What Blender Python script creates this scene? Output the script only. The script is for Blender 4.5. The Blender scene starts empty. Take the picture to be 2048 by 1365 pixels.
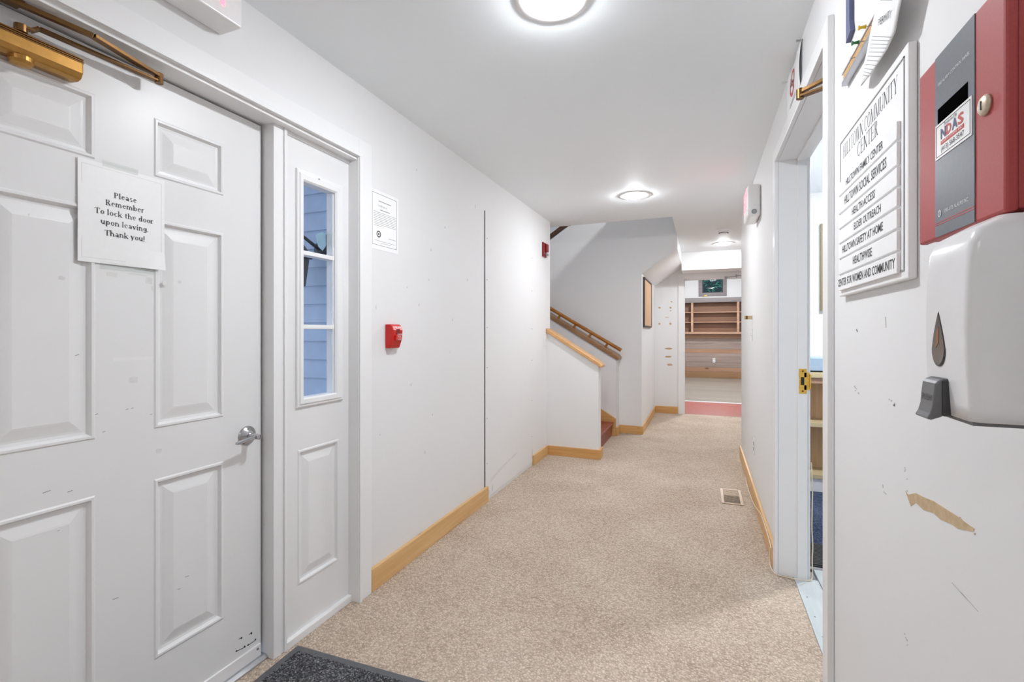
import bpy, bmesh, math, random
from mathutils import Vector, Matrix
random.seed(7)
S = bpy.context.scene
C = S.collection
PI = math.pi

# ------------------------------------------------------------------ camera, world, exposure
F, VX, HY, EYE = 950.0, 1405.0, 666.0, 1.262      # focal length in px, hall vanishing point, horizon row, eye height
TH = math.atan((VX - 1024) / F)
ct, st = math.cos(TH), math.sin(TH)
cam_d = bpy.data.cameras.new('camera')
cam = bpy.data.objects.new('camera', cam_d)
C.objects.link(cam)
cam.location = (0, 0, EYE)
cam.rotation_euler = (PI / 2, 0, TH)
cam_d.sensor_width = 36
cam_d.lens = F / 2048 * 36
cam_d.shift_y = -(682.5 - HY) / 2048
cam_d.clip_start = 0.02
S.camera = cam

W = bpy.data.worlds.new('world')
S.world = W
W.use_nodes = True
bgn = W.node_tree.nodes['Background']
bgn.inputs[0].default_value = (0.60, 0.74, 1.0, 1)
bgn.inputs[1].default_value = .25

S.view_settings.view_transform = 'Standard'
S.view_settings.look = 'None'
S.view_settings.gamma = 1
S.view_settings.use_curve_mapping = False
S.view_settings.exposure = 2.9
S.cycles.max_bounces = 12
S.cycles.diffuse_bounces = 9
LAMP = 43.0                                       # radiance of the ceiling lamps' lenses


# ------------------------------------------------------------------ photo pixel -> place on a known surface
def ray(px, py):
    u = (px - 1024) / F
    return (-st + u * ct, ct + u * st, (HY - py) / F)
def PX(px, py, X):
    d = ray(px, py); t = X / d[0]
    return (t * d[1], EYE + t * d[2])              # (y, z) on the plane x = X
def PY(px, py, Y):
    d = ray(px, py); t = Y / d[1]
    return (t * d[0], EYE + t * d[2])              # (x, z) on the plane y = Y
def PZ(px, py, Z):
    d = ray(px, py); t = (Z - EYE) / d[2]
    return (t * d[0], t * d[1])                    # (x, y) on the plane z = Z


# ------------------------------------------------------------------ materials
def lin(c):
    return tuple(((v / 255) / 12.92 if v / 255 <= .04045 else ((v / 255 + .055) / 1.055) ** 2.4) for v in c) + (1,)
def new_mat(name):
    m = bpy.data.materials.new(name); m.use_nodes = True
    nt = m.node_tree
    return m, nt, nt.nodes['Principled BSDF']
def node(nt, t, **kw):
    n = nt.nodes.new(t)
    for k, v in kw.items():
        setattr(n, k, v)
    return n
def coords(nt, scale=(1, 1, 1), rot=(0, 0, 0)):
    tc = node(nt, 'ShaderNodeNewGeometry')
    mp = node(nt, 'ShaderNodeMapping')
    mp.inputs['Scale'].default_value = scale
    mp.inputs['Rotation'].default_value = rot
    nt.links.new(tc.outputs['Position'], mp.inputs[0])
    return mp.outputs[0]
def noise(nt, vec, scale, detail=4, rough=.5):
    n = node(nt, 'ShaderNodeTexNoise')
    n.inputs['Scale'].default_value = scale; n.inputs['Detail'].default_value = detail; n.inputs['Roughness'].default_value = rough
    nt.links.new(vec, n.inputs['Vector'])
    return n
def ramp(nt, fac, stops):
    r = node(nt, 'ShaderNodeValToRGB')
    e = r.color_ramp.elements
    while len(e) < len(stops): e.new(.5)
    for i, (p, c) in enumerate(stops):
        e[i].position = p; e[i].color = c if len(c) == 4 else tuple(c) + (1,)
    nt.links.new(fac, r.inputs[0])
    return r.outputs[0]
def mixc(nt, fac, a, b, mode='MIX'):
    m = node(nt, 'ShaderNodeMix', data_type='RGBA', blend_type=mode)
    if isinstance(fac, (int, float)): m.inputs[0].default_value = fac
    else: nt.links.new(fac, m.inputs[0])
    for s, v in ((6, a), (7, b)):
        if isinstance(v, tuple): m.inputs[s].default_value = v
        else: nt.links.new(v, m.inputs[s])
    return m.outputs[2]
def bump(nt, b, h, strength=.2, dist=.002):
    n = node(nt, 'ShaderNodeBump')
    n.inputs['Strength'].default_value = strength; n.inputs['Distance'].default_value = dist
    nt.links.new(h, n.inputs['Height']); nt.links.new(n.outputs[0], b.inputs['Normal'])
def plain(name, rgb, rough=.5, metal=0, grain=0.04, scale=60, emit=0):
    m, nt, b = new_mat(name)
    c = lin(rgb)
    n = noise(nt, coords(nt), scale)
    lo = tuple(max(0, v * (1 - grain)) for v in c[:3]) + (1,)
    hi = tuple(min(1, v * (1 + grain)) for v in c[:3]) + (1,)
    nt.links.new(ramp(nt, n.outputs[0], [(.3, lo), (.7, hi)]), b.inputs['Base Color'])
    b.inputs['Roughness'].default_value = rough
    b.inputs['Metallic'].default_value = metal
    if emit:
        b.inputs['Emission Color'].default_value = c; b.inputs['Emission Strength'].default_value = emit
    return m
def paint(name, rgb, rough=.45, marks=.35, thresh=.74, bumpy=.05):
    """painted surface with fine roller texture and sparse grey scuffs"""
    m, nt, b = new_mat(name)
    c = lin(rgb)
    v = coords(nt)
    big = noise(nt, v, 1.7, 3)
    base = ramp(nt, big.outputs[0], [(.3, tuple(x * .985 for x in c[:3])), (.7, c)])
    sc = noise(nt, coords(nt, (1.6, 1.6, .8), (.4, .3, .5)), 17, 5, .62)
    msk = ramp(nt, sc.outputs[0], [(thresh, (0, 0, 0)), (thresh + .03, (1, 1, 1))])
    mm = node(nt, 'ShaderNodeMath', operation='MULTIPLY'); mm.inputs[1].default_value = marks
    nt.links.new(msk, mm.inputs[0])
    col = mixc(nt, mm.outputs[0], base, tuple(x * .35 for x in c[:3]) + (1,))
    nt.links.new(col, b.inputs['Base Color'])
    b.inputs['Roughness'].default_value = rough
    b.inputs['Specular IOR Level'].default_value = .3
    fine = noise(nt, v, 240, 2)
    bump(nt, b, fine.outputs[0], bumpy, .001)
    return m
def wood(name, light, dark, axis='X', rough=.42, knots=.5, scale=1.0, gap=None):
    """pine boards: stretched grain along an axis plus brown knots"""
    m, nt, b = new_mat(name)
    l, d = lin(light), lin(dark)
    sq = {'X': (.06, 1, 1), 'Y': (1, .06, 1), 'Z': (1, 1, .06)}[axis]
    g = noise(nt, coords(nt, tuple(q * scale for q in sq)), 38, 6, .6)
    big = noise(nt, coords(nt, tuple(q * scale for q in sq)), 5, 2)
    base = ramp(nt, g.outputs[0], [(.28, d), (.52, tuple(.55 * a + .45 * e for a, e in zip(l, d))), (.7, l)])
    base2 = mixc(nt, .35, base, ramp(nt, big.outputs[0], [(.35, d), (.65, l)]))
    sq2 = tuple(.45 if q < 1 else 1 for q in sq)
    k = node(nt, 'ShaderNodeTexVoronoi'); k.inputs['Scale'].default_value = 6.5 * scale
    nt.links.new(coords(nt, sq2), k.inputs['Vector'])
    km = ramp(nt, k.outputs['Distance'], [(.06, (1, 1, 1)), (.11, (0, 0, 0))])
    mm = node(nt, 'ShaderNodeMath', operation='MULTIPLY'); mm.inputs[1].default_value = knots
    nt.links.new(km, mm.inputs[0])
    nt.links.new(mixc(nt, mm.outputs[0], base2, tuple(x * .22 for x in d[:3]) + (1,)), b.inputs['Base Color'])
    b.inputs['Roughness'].default_value = rough
    bump(nt, b, g.outputs[0], .06, .001)
    return m
def loops(name, stops, scale, rough=.95, strength=.9, dist=.006, blot=.25, lo=.5):
    """loop pile: small cells with their own tone, over slow blotches"""
    m, nt, b = new_mat(name)
    v = coords(nt, (1, 1, .2))
    vo = node(nt, 'ShaderNodeTexVoronoi'); vo.inputs['Scale'].default_value = scale
    nt.links.new(v, vo.inputs['Vector'])
    sep = node(nt, 'ShaderNodeSeparateColor'); nt.links.new(vo.outputs['Color'], sep.inputs[0])
    tone = ramp(nt, sep.outputs[0], [(p, lin(c)) for p, c in stops])
    edge = ramp(nt, vo.outputs['Distance'], [(.15, (1, 1, 1)), (.75, (lo, lo * .96, lo * .91))])
    col = mixc(nt, 1.0, tone, edge, 'MULTIPLY')
    bl = noise(nt, v, 2.2, 4)
    col = mixc(nt, blot, col, ramp(nt, bl.outputs[0], [(.35, lin(stops[0][1])), (.65, lin(stops[-1][1]))]))
    nt.links.new(col, b.inputs['Base Color'])
    b.inputs['Roughness'].default_value = rough
    b.inputs['Specular IOR Level'].default_value = .1
    inv = ramp(nt, vo.outputs['Distance'], [(0, (1, 1, 1)), (.8, (0, 0, 0))])
    bump(nt, b, inv, strength, dist)
    return m
def glass_mat(name, tint=(1, 1, 1), gloss=.06):
    m = bpy.data.materials.new(name); m.use_nodes = True
    nt = m.node_tree; nt.nodes.clear()
    o = node(nt, 'ShaderNodeOutputMaterial'); t = node(nt, 'ShaderNodeBsdfTransparent'); g = node(nt, 'ShaderNodeBsdfGlossy')
    t.inputs[0].default_value = tuple(tint) + (1,); g.inputs['Roughness'].default_value = .02
    mx = node(nt, 'ShaderNodeMixShader')
    mx.inputs[0].default_value = gloss * .5
    nt.links.new(t.outputs[0], mx.inputs[1]); nt.links.new(g.outputs[0], mx.inputs[2])
    nt.links.new(mx.outputs[0], o.inputs[0])
    return m
def emitter(name, rgb, strength):
    m = bpy.data.materials.new(name); m.use_nodes = True
    nt = m.node_tree; nt.nodes.clear()
    o = node(nt, 'ShaderNodeOutputMaterial'); e = node(nt, 'ShaderNodeEmission')
    e.inputs[0].default_value = tuple(rgb) + (1,); e.inputs[1].default_value = strength
    nt.links.new(e.outputs[0], o.inputs[0])
    return m

M = {}
M['wall'] = paint('wall_paint', (230, 230, 230), .7, .3, .765)
M['wallsmooth'] = paint('wall_paint_clean', (232, 232, 232), .7, .1, .8)
M['ceil'] = paint('ceiling_paint', (241, 246, 249), .6, .05, .8)
M['trim'] = paint('trim_paint', (235, 235, 235), .34, .5, .755, .02)
M['door'] = paint('door_paint', (231, 231, 231), .33, .5, .75, .02)
M['carpet'] = loops('carpet_loops', [(0, (186, 166, 148)), (.35, (211, 193, 174)), (.7, (224, 207, 189)), (1, (238, 223, 206))], 120, blot=.22, lo=.62)
M['blue_carpet'] = loops('blue_carpet_loops', [(0, (50, 60, 84)), (.5, (78, 92, 122)), (1, (118, 132, 160))], 150)
M['mat_pile'] = loops('mat_pile_loops', [(0, (44, 45, 48)), (.45, (86, 87, 91)), (.8, (132, 134, 138)), (1, (182, 184, 188))], 190, blot=.1)
M['rubber'] = plain('rubber_edge', (92, 93, 96), .55, 0, .1)
M['pineY'] = wood('pine_baseboard_along', (230, 192, 138), (202, 156, 98), 'Y')
M['pineX'] = wood('pine_baseboard_across', (226, 182, 120), (198, 146, 84), 'X')
M['pineZ'] = wood('pine_upright', (205, 165, 118), (160, 116, 72), 'Z')
M['capwood'] = wood('sloped_cap_wood', (226, 178, 120), (196, 146, 92), 'X', .3, .1)
M['railwood'] = wood('handrail_varnished_wood', (190, 126, 58), (140, 84, 30), 'X', .25, .1)
M['ledgewood'] = wood('ledge_wood', (176, 136, 96), (136, 98, 62), 'X', .35, .4)
M['darkwood'] = wood('dark_handrail_wood', (96, 62, 40), (62, 38, 24), 'X', .35, .1)
M['redpaint'] = plain('red_floor_paint', (152, 74, 62), .38, 0, .12, 14)
M['red_tread'] = plain('red_stair_paint', (136, 58, 46), .3, 0, .1, 14)
M['brass'] = plain('golden_metal', (176, 132, 70), .36, .85, .08, 40)
M['bronze'] = plain('bronze_metal', (122, 90, 54), .34, .85, .1, 40)
M['brightbrass'] = plain('bright_brass', (222, 178, 84), .22, .9, .05)
M['chrome'] = plain('satin_chrome', (190, 190, 192), .22, 1, .03)
M['steel'] = plain('brushed_steel', (160, 162, 166), .35, .9, .06)
M['lock'] = plain('worn_lock_metal', (206, 192, 172), .45, .5, .15, 120)
M['alu'] = plain('aluminium_edge', (190, 192, 196), .35, .8, .05)
M['paper'] = plain('white_paper', (240, 240, 240), .4, 0, .01)
M['ink'] = plain('dark_grey_ink', (72, 72, 72), .7, 0, .02)
M['faint'] = plain('pale_grey_ink', (150, 150, 150), .7, 0, .02)
M['seam'] = plain('sleeve_seam_grey', (206, 206, 206), .5, 0, .02)
M['black'] = plain('black_plastic', (22, 22, 22), .4, 0, .1)
M['void'] = plain('unlit_display', (10, 10, 10), 1, 0, .1); M['void'].node_tree.nodes['Principled BSDF'].inputs['Specular IOR Level'].default_value = 0
M['gap'] = plain('dark_gap_filler', (42, 40, 38), .8, 0, .3)
M['plastic'] = plain('white_plastic', (236, 236, 236), .3, 0, .01)
M['signwhite'] = plain('sign_white', (238, 238, 238), .62, 0, .01)
M['disp'] = plain('dispenser_white_plastic', (238, 238, 239), .25, 0, .01)
M['greyplastic'] = plain('grey_push_plastic', (112, 112, 114), .38, 0, .03)
M['neck'] = plain('dark_grey_plastic', (66, 66, 68), .4, 0, .03)
M['smoked'] = plain('smoked_window_plastic', (108, 104, 100), .12, 0, .1)
M['amber'] = plain('amber_soap', (150, 104, 70), .2, 0, .1)
M['alarmred'] = plain('alarm_red_paint', (172, 66, 64), .5, 0, .06, 300)
M['pullred'] = plain('pull_station_red', (196, 28, 20), .3, 0, .04)
M['strobered'] = plain('strobe_dark_red', (128, 14, 16), .35, 0, .05)
M['slate'] = plain('slate_grey_front', (106, 110, 118), .42, 0, .05, 200)
M['whiteprint'] = plain('white_print', (226, 226, 228), .5, 0, .02)
M['redprint'] = plain('red_print', (206, 70, 62), .5, 0, .02)
M['blueprint'] = plain('blue_print', (70, 76, 120), .5, 0, .02)
M['exitred'] = plain('exit_red_letters', (255, 90, 104), .4, 0, .02, emit=.55)
M['cork'] = plain('cork', (206, 158, 98), .9, 0, .22, 220)
M['corkpale'] = plain('pale_cork_sheet', (206, 170, 136), .9, 0, .08, 160)
M['darkframe'] = plain('dark_wood_frame', (66, 50, 42), .5, 0, .15)
M['yellow'] = plain('yellow_pin', (214, 182, 40), .3, 0, .03)
M['green'] = plain('green_pin', (34, 118, 70), .3, 0, .03)
M['bluepaper'] = plain('blue_paper', (98, 104, 136), .7, 0, .04)
M['clear'] = glass_mat('clear_plastic', (.95, .96, .95))
M['pane'] = glass_mat('window_pane', (.93, .96, .98))
M['farpane'] = glass_mat('far_window_pane', (.9, .95, .95), .004)
M['decal'] = plain('pale_shield_decal', (150, 176, 190), .4, 0, .05)
M['siding'] = plain('blue_grey_siding', (186, 195, 208), .55, 0, .06, 9)
M['iron'] = plain('black_iron', (34, 34, 38), .45, .3, .2)
M['ground'] = plain('porch_concrete', (150, 150, 150), .9, 0, .15, 12)
M['cable'] = plain('cream_cable', (226, 212, 186), .45, 0, .02)
M['ventmetal'] = plain('tan_vent_metal', (176, 152, 128), .45, .2, .06)
M['ventdark'] = plain('vent_inside', (70, 58, 48), .7, 0, .2)
M['greyboard'] = wood('pale_painted_boards', (206, 212, 212), (180, 190, 192), 'Y', .4, .05)
M['grate'] = plain('dark_ribbed_rubber', (62, 64, 64), .6, 0, .15)
M['shelfpine'] = wood('pine_shelf_inside', (214, 180, 138), (172, 134, 94), 'Z', .45, .6)
M['paleedge'] = wood('pale_pine_edge', (214, 198, 160), (190, 170, 128), 'X', .45, .05)
M['olive'] = plain('olive_frame', (128, 118, 84), .5, 0, .08)
M['lightblue'] = plain('light_blue_plastic', (160, 182, 204), .4, 0, .03)
M['farplank1'] = wood('plank_greyish', (168, 150, 140), (134, 116, 106), 'X', .5, .8, .55)
M['farplank2'] = wood('plank_tan', (178, 140, 112), (146, 106, 80), 'X', .5, .8, .55)
M['farplank3'] = wood('plank_dark_back', (142, 104, 78), (104, 70, 50), 'X', .5, .25, .6)
M['fartrim'] = wood('plank_trim_pale', (192, 156, 130), (160, 124, 98), 'X', .5, .3, .5)
M['fargrey'] = wood('grey_wood_trim', (146, 138, 138), (116, 108, 108), 'X', .5, .5, .5)
M['farfloor'] = wood('plywood_floor', (160, 152, 138), (120, 116, 112), 'X', .3, .15, .35)
M['brownbase'] = wood('brown_base_board', (158, 122, 86), (128, 94, 62), 'X', .5, .3, .5)
M['leaf'] = plain('dark_green_leaf', (70, 140, 108), .5, 0, .4, 20)
M['leafdark'] = plain('deep_green_leaf', (18, 44, 38), .6, 0, .3, 20)
M['scrape'] = plain('bare_drywall_scrape', (196, 172, 138), .9, 0, .12, 70)
M['scuff'] = plain('grey_scuff', (196, 196, 195), .7, 0, .1)
M['smudge'] = plain('faint_smudge', (219, 219, 217), .7, 0, .06, 40)
M['tear'] = plain('torn_paper_brown', (188, 160, 128), .9, 0, .12)
M['beaddark'] = plain('dull_bead_metal', (128, 128, 128), .6, .3, .35, 160)  # dull grey of the perforated bead, screws and nails
M['lens'] = emitter('lamp_lens', (.955, .985, 1.03), LAMP)
M['fillfar'] = emitter('fill_lens_far_room', (.97, .99, 1.02), 85)
M['lens2'] = emitter('lamp_lens_mid_hall', (.955, .985, 1.03), 42)
M['fillback'] = emitter('fill_lens_behind', (.955, .985, 1.03), 24)
M['fillup'] = emitter('fill_lens_upper_floor', (.97, .99, 1.02), 90)
M['lens3'] = emitter('lamp_lens_end_of_hall', (.955, .985, 1.03), 40)
M['fillroom'] = emitter('fill_lens_side_room', (.97, .99, 1.02), 80)


# ------------------------------------------------------------------ mesh building
class MB:
    """collects shapes in world coordinates, then links them as ONE mesh object"""
    def __init__(self): self.v = []; self.f = []
    def add(self, vs, fs):
        o = len(self.v); self.v += [tuple(p) for p in vs]; self.f += [tuple(i + o for i in f) for f in fs]; return self
    def box(self, x0, x1, y0, y1, z0, z1):
        x0, x1 = min(x0, x1), max(x0, x1); y0, y1 = min(y0, y1), max(y0, y1); z0, z1 = min(z0, z1), max(z0, z1)
        return self.add([(x, y, z) for z in (z0, z1) for y in (y0, y1) for x in (x0, x1)],
                        [(0, 2, 3, 1), (4, 5, 7, 6), (0, 1, 5, 4), (2, 6, 7, 3), (0, 4, 6, 2), (1, 3, 7, 5)])
    def prism(self, poly, axis, a, b):
        def p(q, t): return {'X': (t, q[0], q[1]), 'Y': (q[0], t, q[1]), 'Z': (q[0], q[1], t)}[axis]
        n = len(poly)
        return self.add([p(q, a) for q in poly] + [p(q, b) for q in poly],
                        [tuple(range(n))[::-1], tuple(range(n, 2 * n))] + [(i, (i + 1) % n, n + (i + 1) % n, n + i) for i in range(n)])
    def lathe(self, prof, o, axis=(0, 0, 1), seg=28, caps=True):
        q = Vector((0, 0, 1)).rotation_difference(Vector(axis)); o = Vector(o); n = len(prof)
        vs = []
        for k in range(seg):
            a = 2 * PI * k / seg
            for r, h in prof: vs.append(o + q @ Vector((r * math.cos(a), r * math.sin(a), h)))
        fs = [(k * n + i, ((k + 1) % seg) * n + i, ((k + 1) % seg) * n + i + 1, k * n + i + 1) for k in range(seg) for i in range(n - 1)]
        if caps:
            fs.append(tuple(k * n for k in range(seg))[::-1]); fs.append(tuple(k * n + n - 1 for k in range(seg)))
        return self.add(vs, fs)
    def cyl(self, a, b, r, r2=None, seg=16):
        a, b = Vector(a), Vector(b)
        return self.lathe([(r, 0), (r if r2 is None else r2, (b - a).length)], a, b - a, seg)
    def tube(self, pts, r, seg=8):
        pts = [Vector(p) for p in pts]
        rings = []; up = Vector((.13, .31, .94)).normalized()
        for i, p in enumerate(pts):
            t = (pts[min(i + 1, len(pts) - 1)] - pts[max(i - 1, 0)]).normalized()
            s = t.cross(up).normalized(); u = s.cross(t)
            rings.append([p + r * (math.cos(2 * PI * k / seg) * s + math.sin(2 * PI * k / seg) * u) for k in range(seg)])
        vs = [v for g in rings for v in g]
        fs = [(i * seg + k, i * seg + (k + 1) % seg, (i + 1) * seg + (k + 1) % seg, (i + 1) * seg + k) for i in range(len(pts) - 1) for k in range(seg)]
        fs += [tuple(range(seg))[::-1], tuple((len(pts) - 1) * seg + k for k in range(seg))]
        return self.add(vs, fs)
    def bar(self, a, b, w, h):
        """square bar from a to b; h is its size along the most vertical direction"""
        a, b = Vector(a), Vector(b); t = (b - a).normalized()
        s = t.cross(Vector((0, 0, 1)))
        s = s.normalized() if s.length > 1e-4 else Vector((1, 0, 0))
        u = s.cross(t)
        vs = [p + s * i * w / 2 + u * j * h / 2 for p in (a, b) for i, j in ((-1, -1), (1, -1), (1, 1), (-1, 1))]
        return self.add(vs, [(3, 2, 1, 0), (4, 5, 6, 7), (0, 1, 5, 4), (1, 2, 6, 5), (2, 3, 7, 6), (3, 0, 4, 7)])
    def build(self, name, mat, parent=None, bevel=0, smooth=False, seg=2):
        me = bpy.data.meshes.new(name)
        base = origin_of(parent)
        if parent is None:
            xs = [p[0] for p in self.v]; ys = [p[1] for p in self.v]; zs = [p[2] for p in self.v]
            base = Vector(((min(xs) + max(xs)) / 2, (min(ys) + max(ys)) / 2, min(zs)))
        me.from_pydata([tuple(Vector(p) - base) for p in self.v], [], self.f)
        bm = bmesh.new(); bm.from_mesh(me); bmesh.ops.recalc_face_normals(bm, faces=bm.faces); bm.to_mesh(me); bm.free()
        me.materials.append(M[mat] if isinstance(mat, str) else mat)
        o = bpy.data.objects.new(name, me); C.objects.link(o)
        if parent is None: o.location = base
        else: o.parent = parent
        if smooth:
            for p in me.polygons: p.use_smooth = True
        if bevel:
            b = o.modifiers.new('bevel', 'BEVEL'); b.width = bevel; b.segments = seg; b.limit_method = 'ANGLE'; b.angle_limit = .6
        return o
def origin_of(o):
    v = Vector((0, 0, 0))
    while o is not None:
        v += o.location; o = o.parent
    return v
def box(name, x0, x1, y0, y1, z0, z1, mat, parent=None, bevel=0):
    return MB().box(x0, x1, y0, y1, z0, z1).build(name, mat, parent, bevel)
def tag(o, label, cat, group=None):
    o['label'] = label; o['category'] = cat
    if group: o['group'] = group
    return o
def thing(name, loc, label, cat, group=None):
    o = bpy.data.objects.new(name, None); C.objects.link(o); o.location = loc; o.empty_display_size = .05
    return tag(o, label, cat, group)
def struct(o, label=None):
    o['kind'] = 'structure'
    if label: o['label'] = label
    return o


# ------------------------------------------------------------------ lettering
def sans(s, size, xs=1.0, bold=0):
    cu = bpy.data.curves.new('t', 'FONT'); cu.body = s; cu.size = size; cu.align_x = 'CENTER'; cu.align_y = 'CENTER'; cu.resolution_u = 2; cu.offset = bold * size
    ob = bpy.data.objects.new('t', cu); C.objects.link(ob)
    bpy.context.view_layer.update()
    me = bpy.data.meshes.new_from_object(ob.evaluated_get(bpy.context.evaluated_depsgraph_get()))
    vs = [(v.co.x * xs, v.co.y) for v in me.vertices]; fs = [tuple(p.vertices) for p in me.polygons]
    bpy.data.objects.remove(ob); bpy.data.curves.remove(cu); bpy.data.meshes.remove(me)
    return vs, fs
GL = {   # serif letters as strokes: V stem, H hairline, A arc, L slanted (w: 1 thick, 0 thin)
 'l': (.26, 'V .12 0 .74;H .02 .22 0;H .02 .12 .74'), 'e': (.48, 'A .24 .24 .19 .24 8 318;H .08 .42 .27'),
 'a': (.5, 'V .36 0 .36;A .22 .35 .14 .14 10 160;A .21 .14 .15 .14 0 360;H .36 .47 0'),
 's': (.41, 'A .2 .36 .13 .12 30 270;A .2 .12 .14 .12 -150 90'),
 'm': (.78, 'V .1 0 .48;H .01 .1 .48;H .01 .2 0;A .23 .33 .13 .15 0 170;V .36 0 .33;H .28 .45 0;A .5 .33 .13 .15 0 170;V .63 0 .33;H .54 .73 0'),
 'n': (.54, 'V .1 0 .48;H .01 .1 .48;H .01 .2 0;A .25 .33 .15 .15 0 170;V .4 0 .33;H .31 .5 0'),
 'h': (.54, 'V .1 0 .74;H .01 .1 .74;H .01 .2 0;A .25 .33 .15 .15 0 170;V .4 0 .33;H .31 .5 0'),
 'b': (.52, 'V .1 0 .74;H .01 .1 .74;A .27 .24 .18 .24 -170 170'), 'd': (.54, 'V .4 0 .74;H .3 .4 .74;A .23 .24 .18 .24 10 350;H .4 .5 0'),
 'o': (.49, 'A .245 .24 .2 .24 0 360'), 'p': (.52, 'V .1 -.22 .48;H .01 .1 .48;H .01 .2 -.22;A .27 .24 .18 .24 -170 170'),
 'r': (.4, 'V .1 0 .48;H .01 .1 .48;H .01 .22 0;A .26 .33 .13 .14 30 170'), 'c': (.45, 'A .24 .24 .19 .24 45 315'),
 'k': (.54, 'V .1 0 .74;H .01 .1 .74;H .01 .2 0;L .14 .2 .4 .48 0;L .22 .29 .42 0 1;H .32 .52 0;H .3 .48 .48'),
 't': (.34, 'V .14 .07 .62;H .03 .3 .48;A .23 .09 .09 .09 180 320'), 'u': (.54, 'V .1 .14 .48;H .01 .1 .48;A .24 .15 .14 .15 180 350;V .39 0 .48;H .3 .39 .48;H .39 .5 0'),
 'v': (.47, 'L .07 .48 .24 0 1;L .24 0 .4 .48 0;H 0 .17 .48;H .31 .47 .48'), 'y': (.47, 'L .07 .48 .24 0 1;L .12 -.2 .4 .48 0;H 0 .17 .48;H .31 .47 .48'),
 'i': (.27, 'V .12 0 .48;H .01 .12 .48;H .01 .23 0;V .12 .6 .71'), 'g': (.5, 'A .23 .26 .17 .2 0 360;V .4 -.06 .46;A .24 -.06 .16 .13 180 360'),
 'f': (.34, 'V .13 0 .6;A .24 .6 .11 .13 40 180;H .03 .28 .48;H .02 .24 0'),
 '.': (.2, 'V .09 0 .1'), '!': (.26, 'V .11 .2 .72;V .11 0 .1'), ' ': (.25, ''),
 'P': (.56, 'V .14 0 .7;H .03 .26 0;H .03 .28 .7;H .14 .3 .35;A .3 .525 .18 .175 -90 90'),
 'R': (.62, 'V .14 0 .7;H .03 .26 0;H .03 .28 .7;H .14 .3 .36;A .3 .53 .17 .17 -90 90;L .3 .36 .5 0 1;H .42 .6 0'),
 'T': (.6, 'V .3 0 .7;H .04 .56 .7;L .05 .54 .05 .7 0;L .55 .54 .55 .7 0;H .18 .42 0'),
 'H': (.72, 'V .14 0 .7;V .58 0 .7;H .14 .58 .36;H .03 .25 0;H .03 .25 .7;H .47 .69 0;H .47 .69 .7'),
 'I': (.32, 'V .16 0 .7;H .04 .28 0;H .04 .28 .7'), 'L': (.56, 'V .14 0 .7;H .03 .25 .7;H .03 .52 0;L .52 0 .52 .18 0'),
 'O': (.72, 'A .36 .35 .3 .36 0 360'), 'C': (.64, 'A .35 .35 .29 .36 40 320;L .57 .5 .57 .68 0'),
 'W': (.96, 'L .08 .7 .28 0 1;L .28 0 .48 .7 0;L .46 .7 .66 0 1;L .66 0 .88 .7 0;H 0 .2 .7;H .38 .56 .7;H .78 .96 .7'),
 'N': (.74, 'V .12 0 .7;L .12 .7 .6 0 1;L .6 0 .6 .7 0;H .02 .22 0;H .02 .14 .7;H .5 .72 .7'),
 'M': (.88, 'L .14 0 .14 .7 0;L .14 .7 .43 0 1;L .43 0 .72 .7 0;V .74 0 .7;H .03 .25 0;H .63 .86 0;H .03 .16 .7;H .72 .86 .7'),
 'U': (.7, 'V .14 .22 .7;A .35 .23 .21 .23 180 360;L .56 .22 .56 .7 0;H .03 .25 .7;H .46 .67 .7'),
 'Y': (.66, 'L .08 .7 .33 .32 1;L .33 .32 .56 .7 0;V .33 0 .33;H 0 .2 .7;H .46 .66 .7;H .22 .44 0'),
 'E': (.6, 'V .14 0 .7;H .03 .54 0;H .03 .52 .7;H .14 .42 .36;L .54 0 .54 .17 0;L .52 .54 .52 .7 0;L .42 .27 .42 .45 0'),
}
def serif(s, size, thick=.11, thin=.04, xs=1.0):
    vs, fs = [], []; x = 0
    def quad(a, b, c, d):
        o = len(vs); vs.extend([a, b, c, d]); fs.append((o, o + 1, o + 2, o + 3))
    for ch in s:
        adv, body = GL[ch]
        for st_ in filter(None, body.split(';')):
            k, *n = st_.split(); n = [float(q) for q in n]
            if k == 'V': quad((x + n[0] - thick / 2, n[1]), (x + n[0] + thick / 2, n[1]), (x + n[0] + thick / 2, n[2]), (x + n[0] - thick / 2, n[2]))
            elif k == 'H':
                y0 = n[2] if n[2] < .3 else n[2] - thin
                quad((x + n[0], y0), (x + n[1], y0), (x + n[1], y0 + thin), (x + n[0], y0 + thin))
            elif k == 'L':
                w = (thick if n[4] else thin) * .52
                w *= 1.25 if abs(n[2] - n[0]) > .01 else 1
                quad((x + n[0] - w, n[1]), (x + n[0] + w, n[1]), (x + n[2] + w, n[3]), (x + n[2] - w, n[3]))
            elif k == 'A':
                cx, cy, rx, ry, a0, a1 = n; m = 14
                P = []
                for i in range(m + 1):
                    a = math.radians(a0 + (a1 - a0) * i / m)
                    t = thin + (thick - thin) * abs(math.cos(a))
                    P.append(((x + cx + rx * math.cos(a), cy + ry * math.sin(a)), (x + cx + (rx - t) * math.cos(a), cy + (ry - min(t, thin * 1.5)) * math.sin(a))))
                for i in range(m): quad(P[i][0], P[i + 1][0], P[i + 1][1], P[i][1])
        x += adv
    return [((p[0] - x / 2) * size * xs, (p[1] - .35) * size) for p in vs], fs
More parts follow.
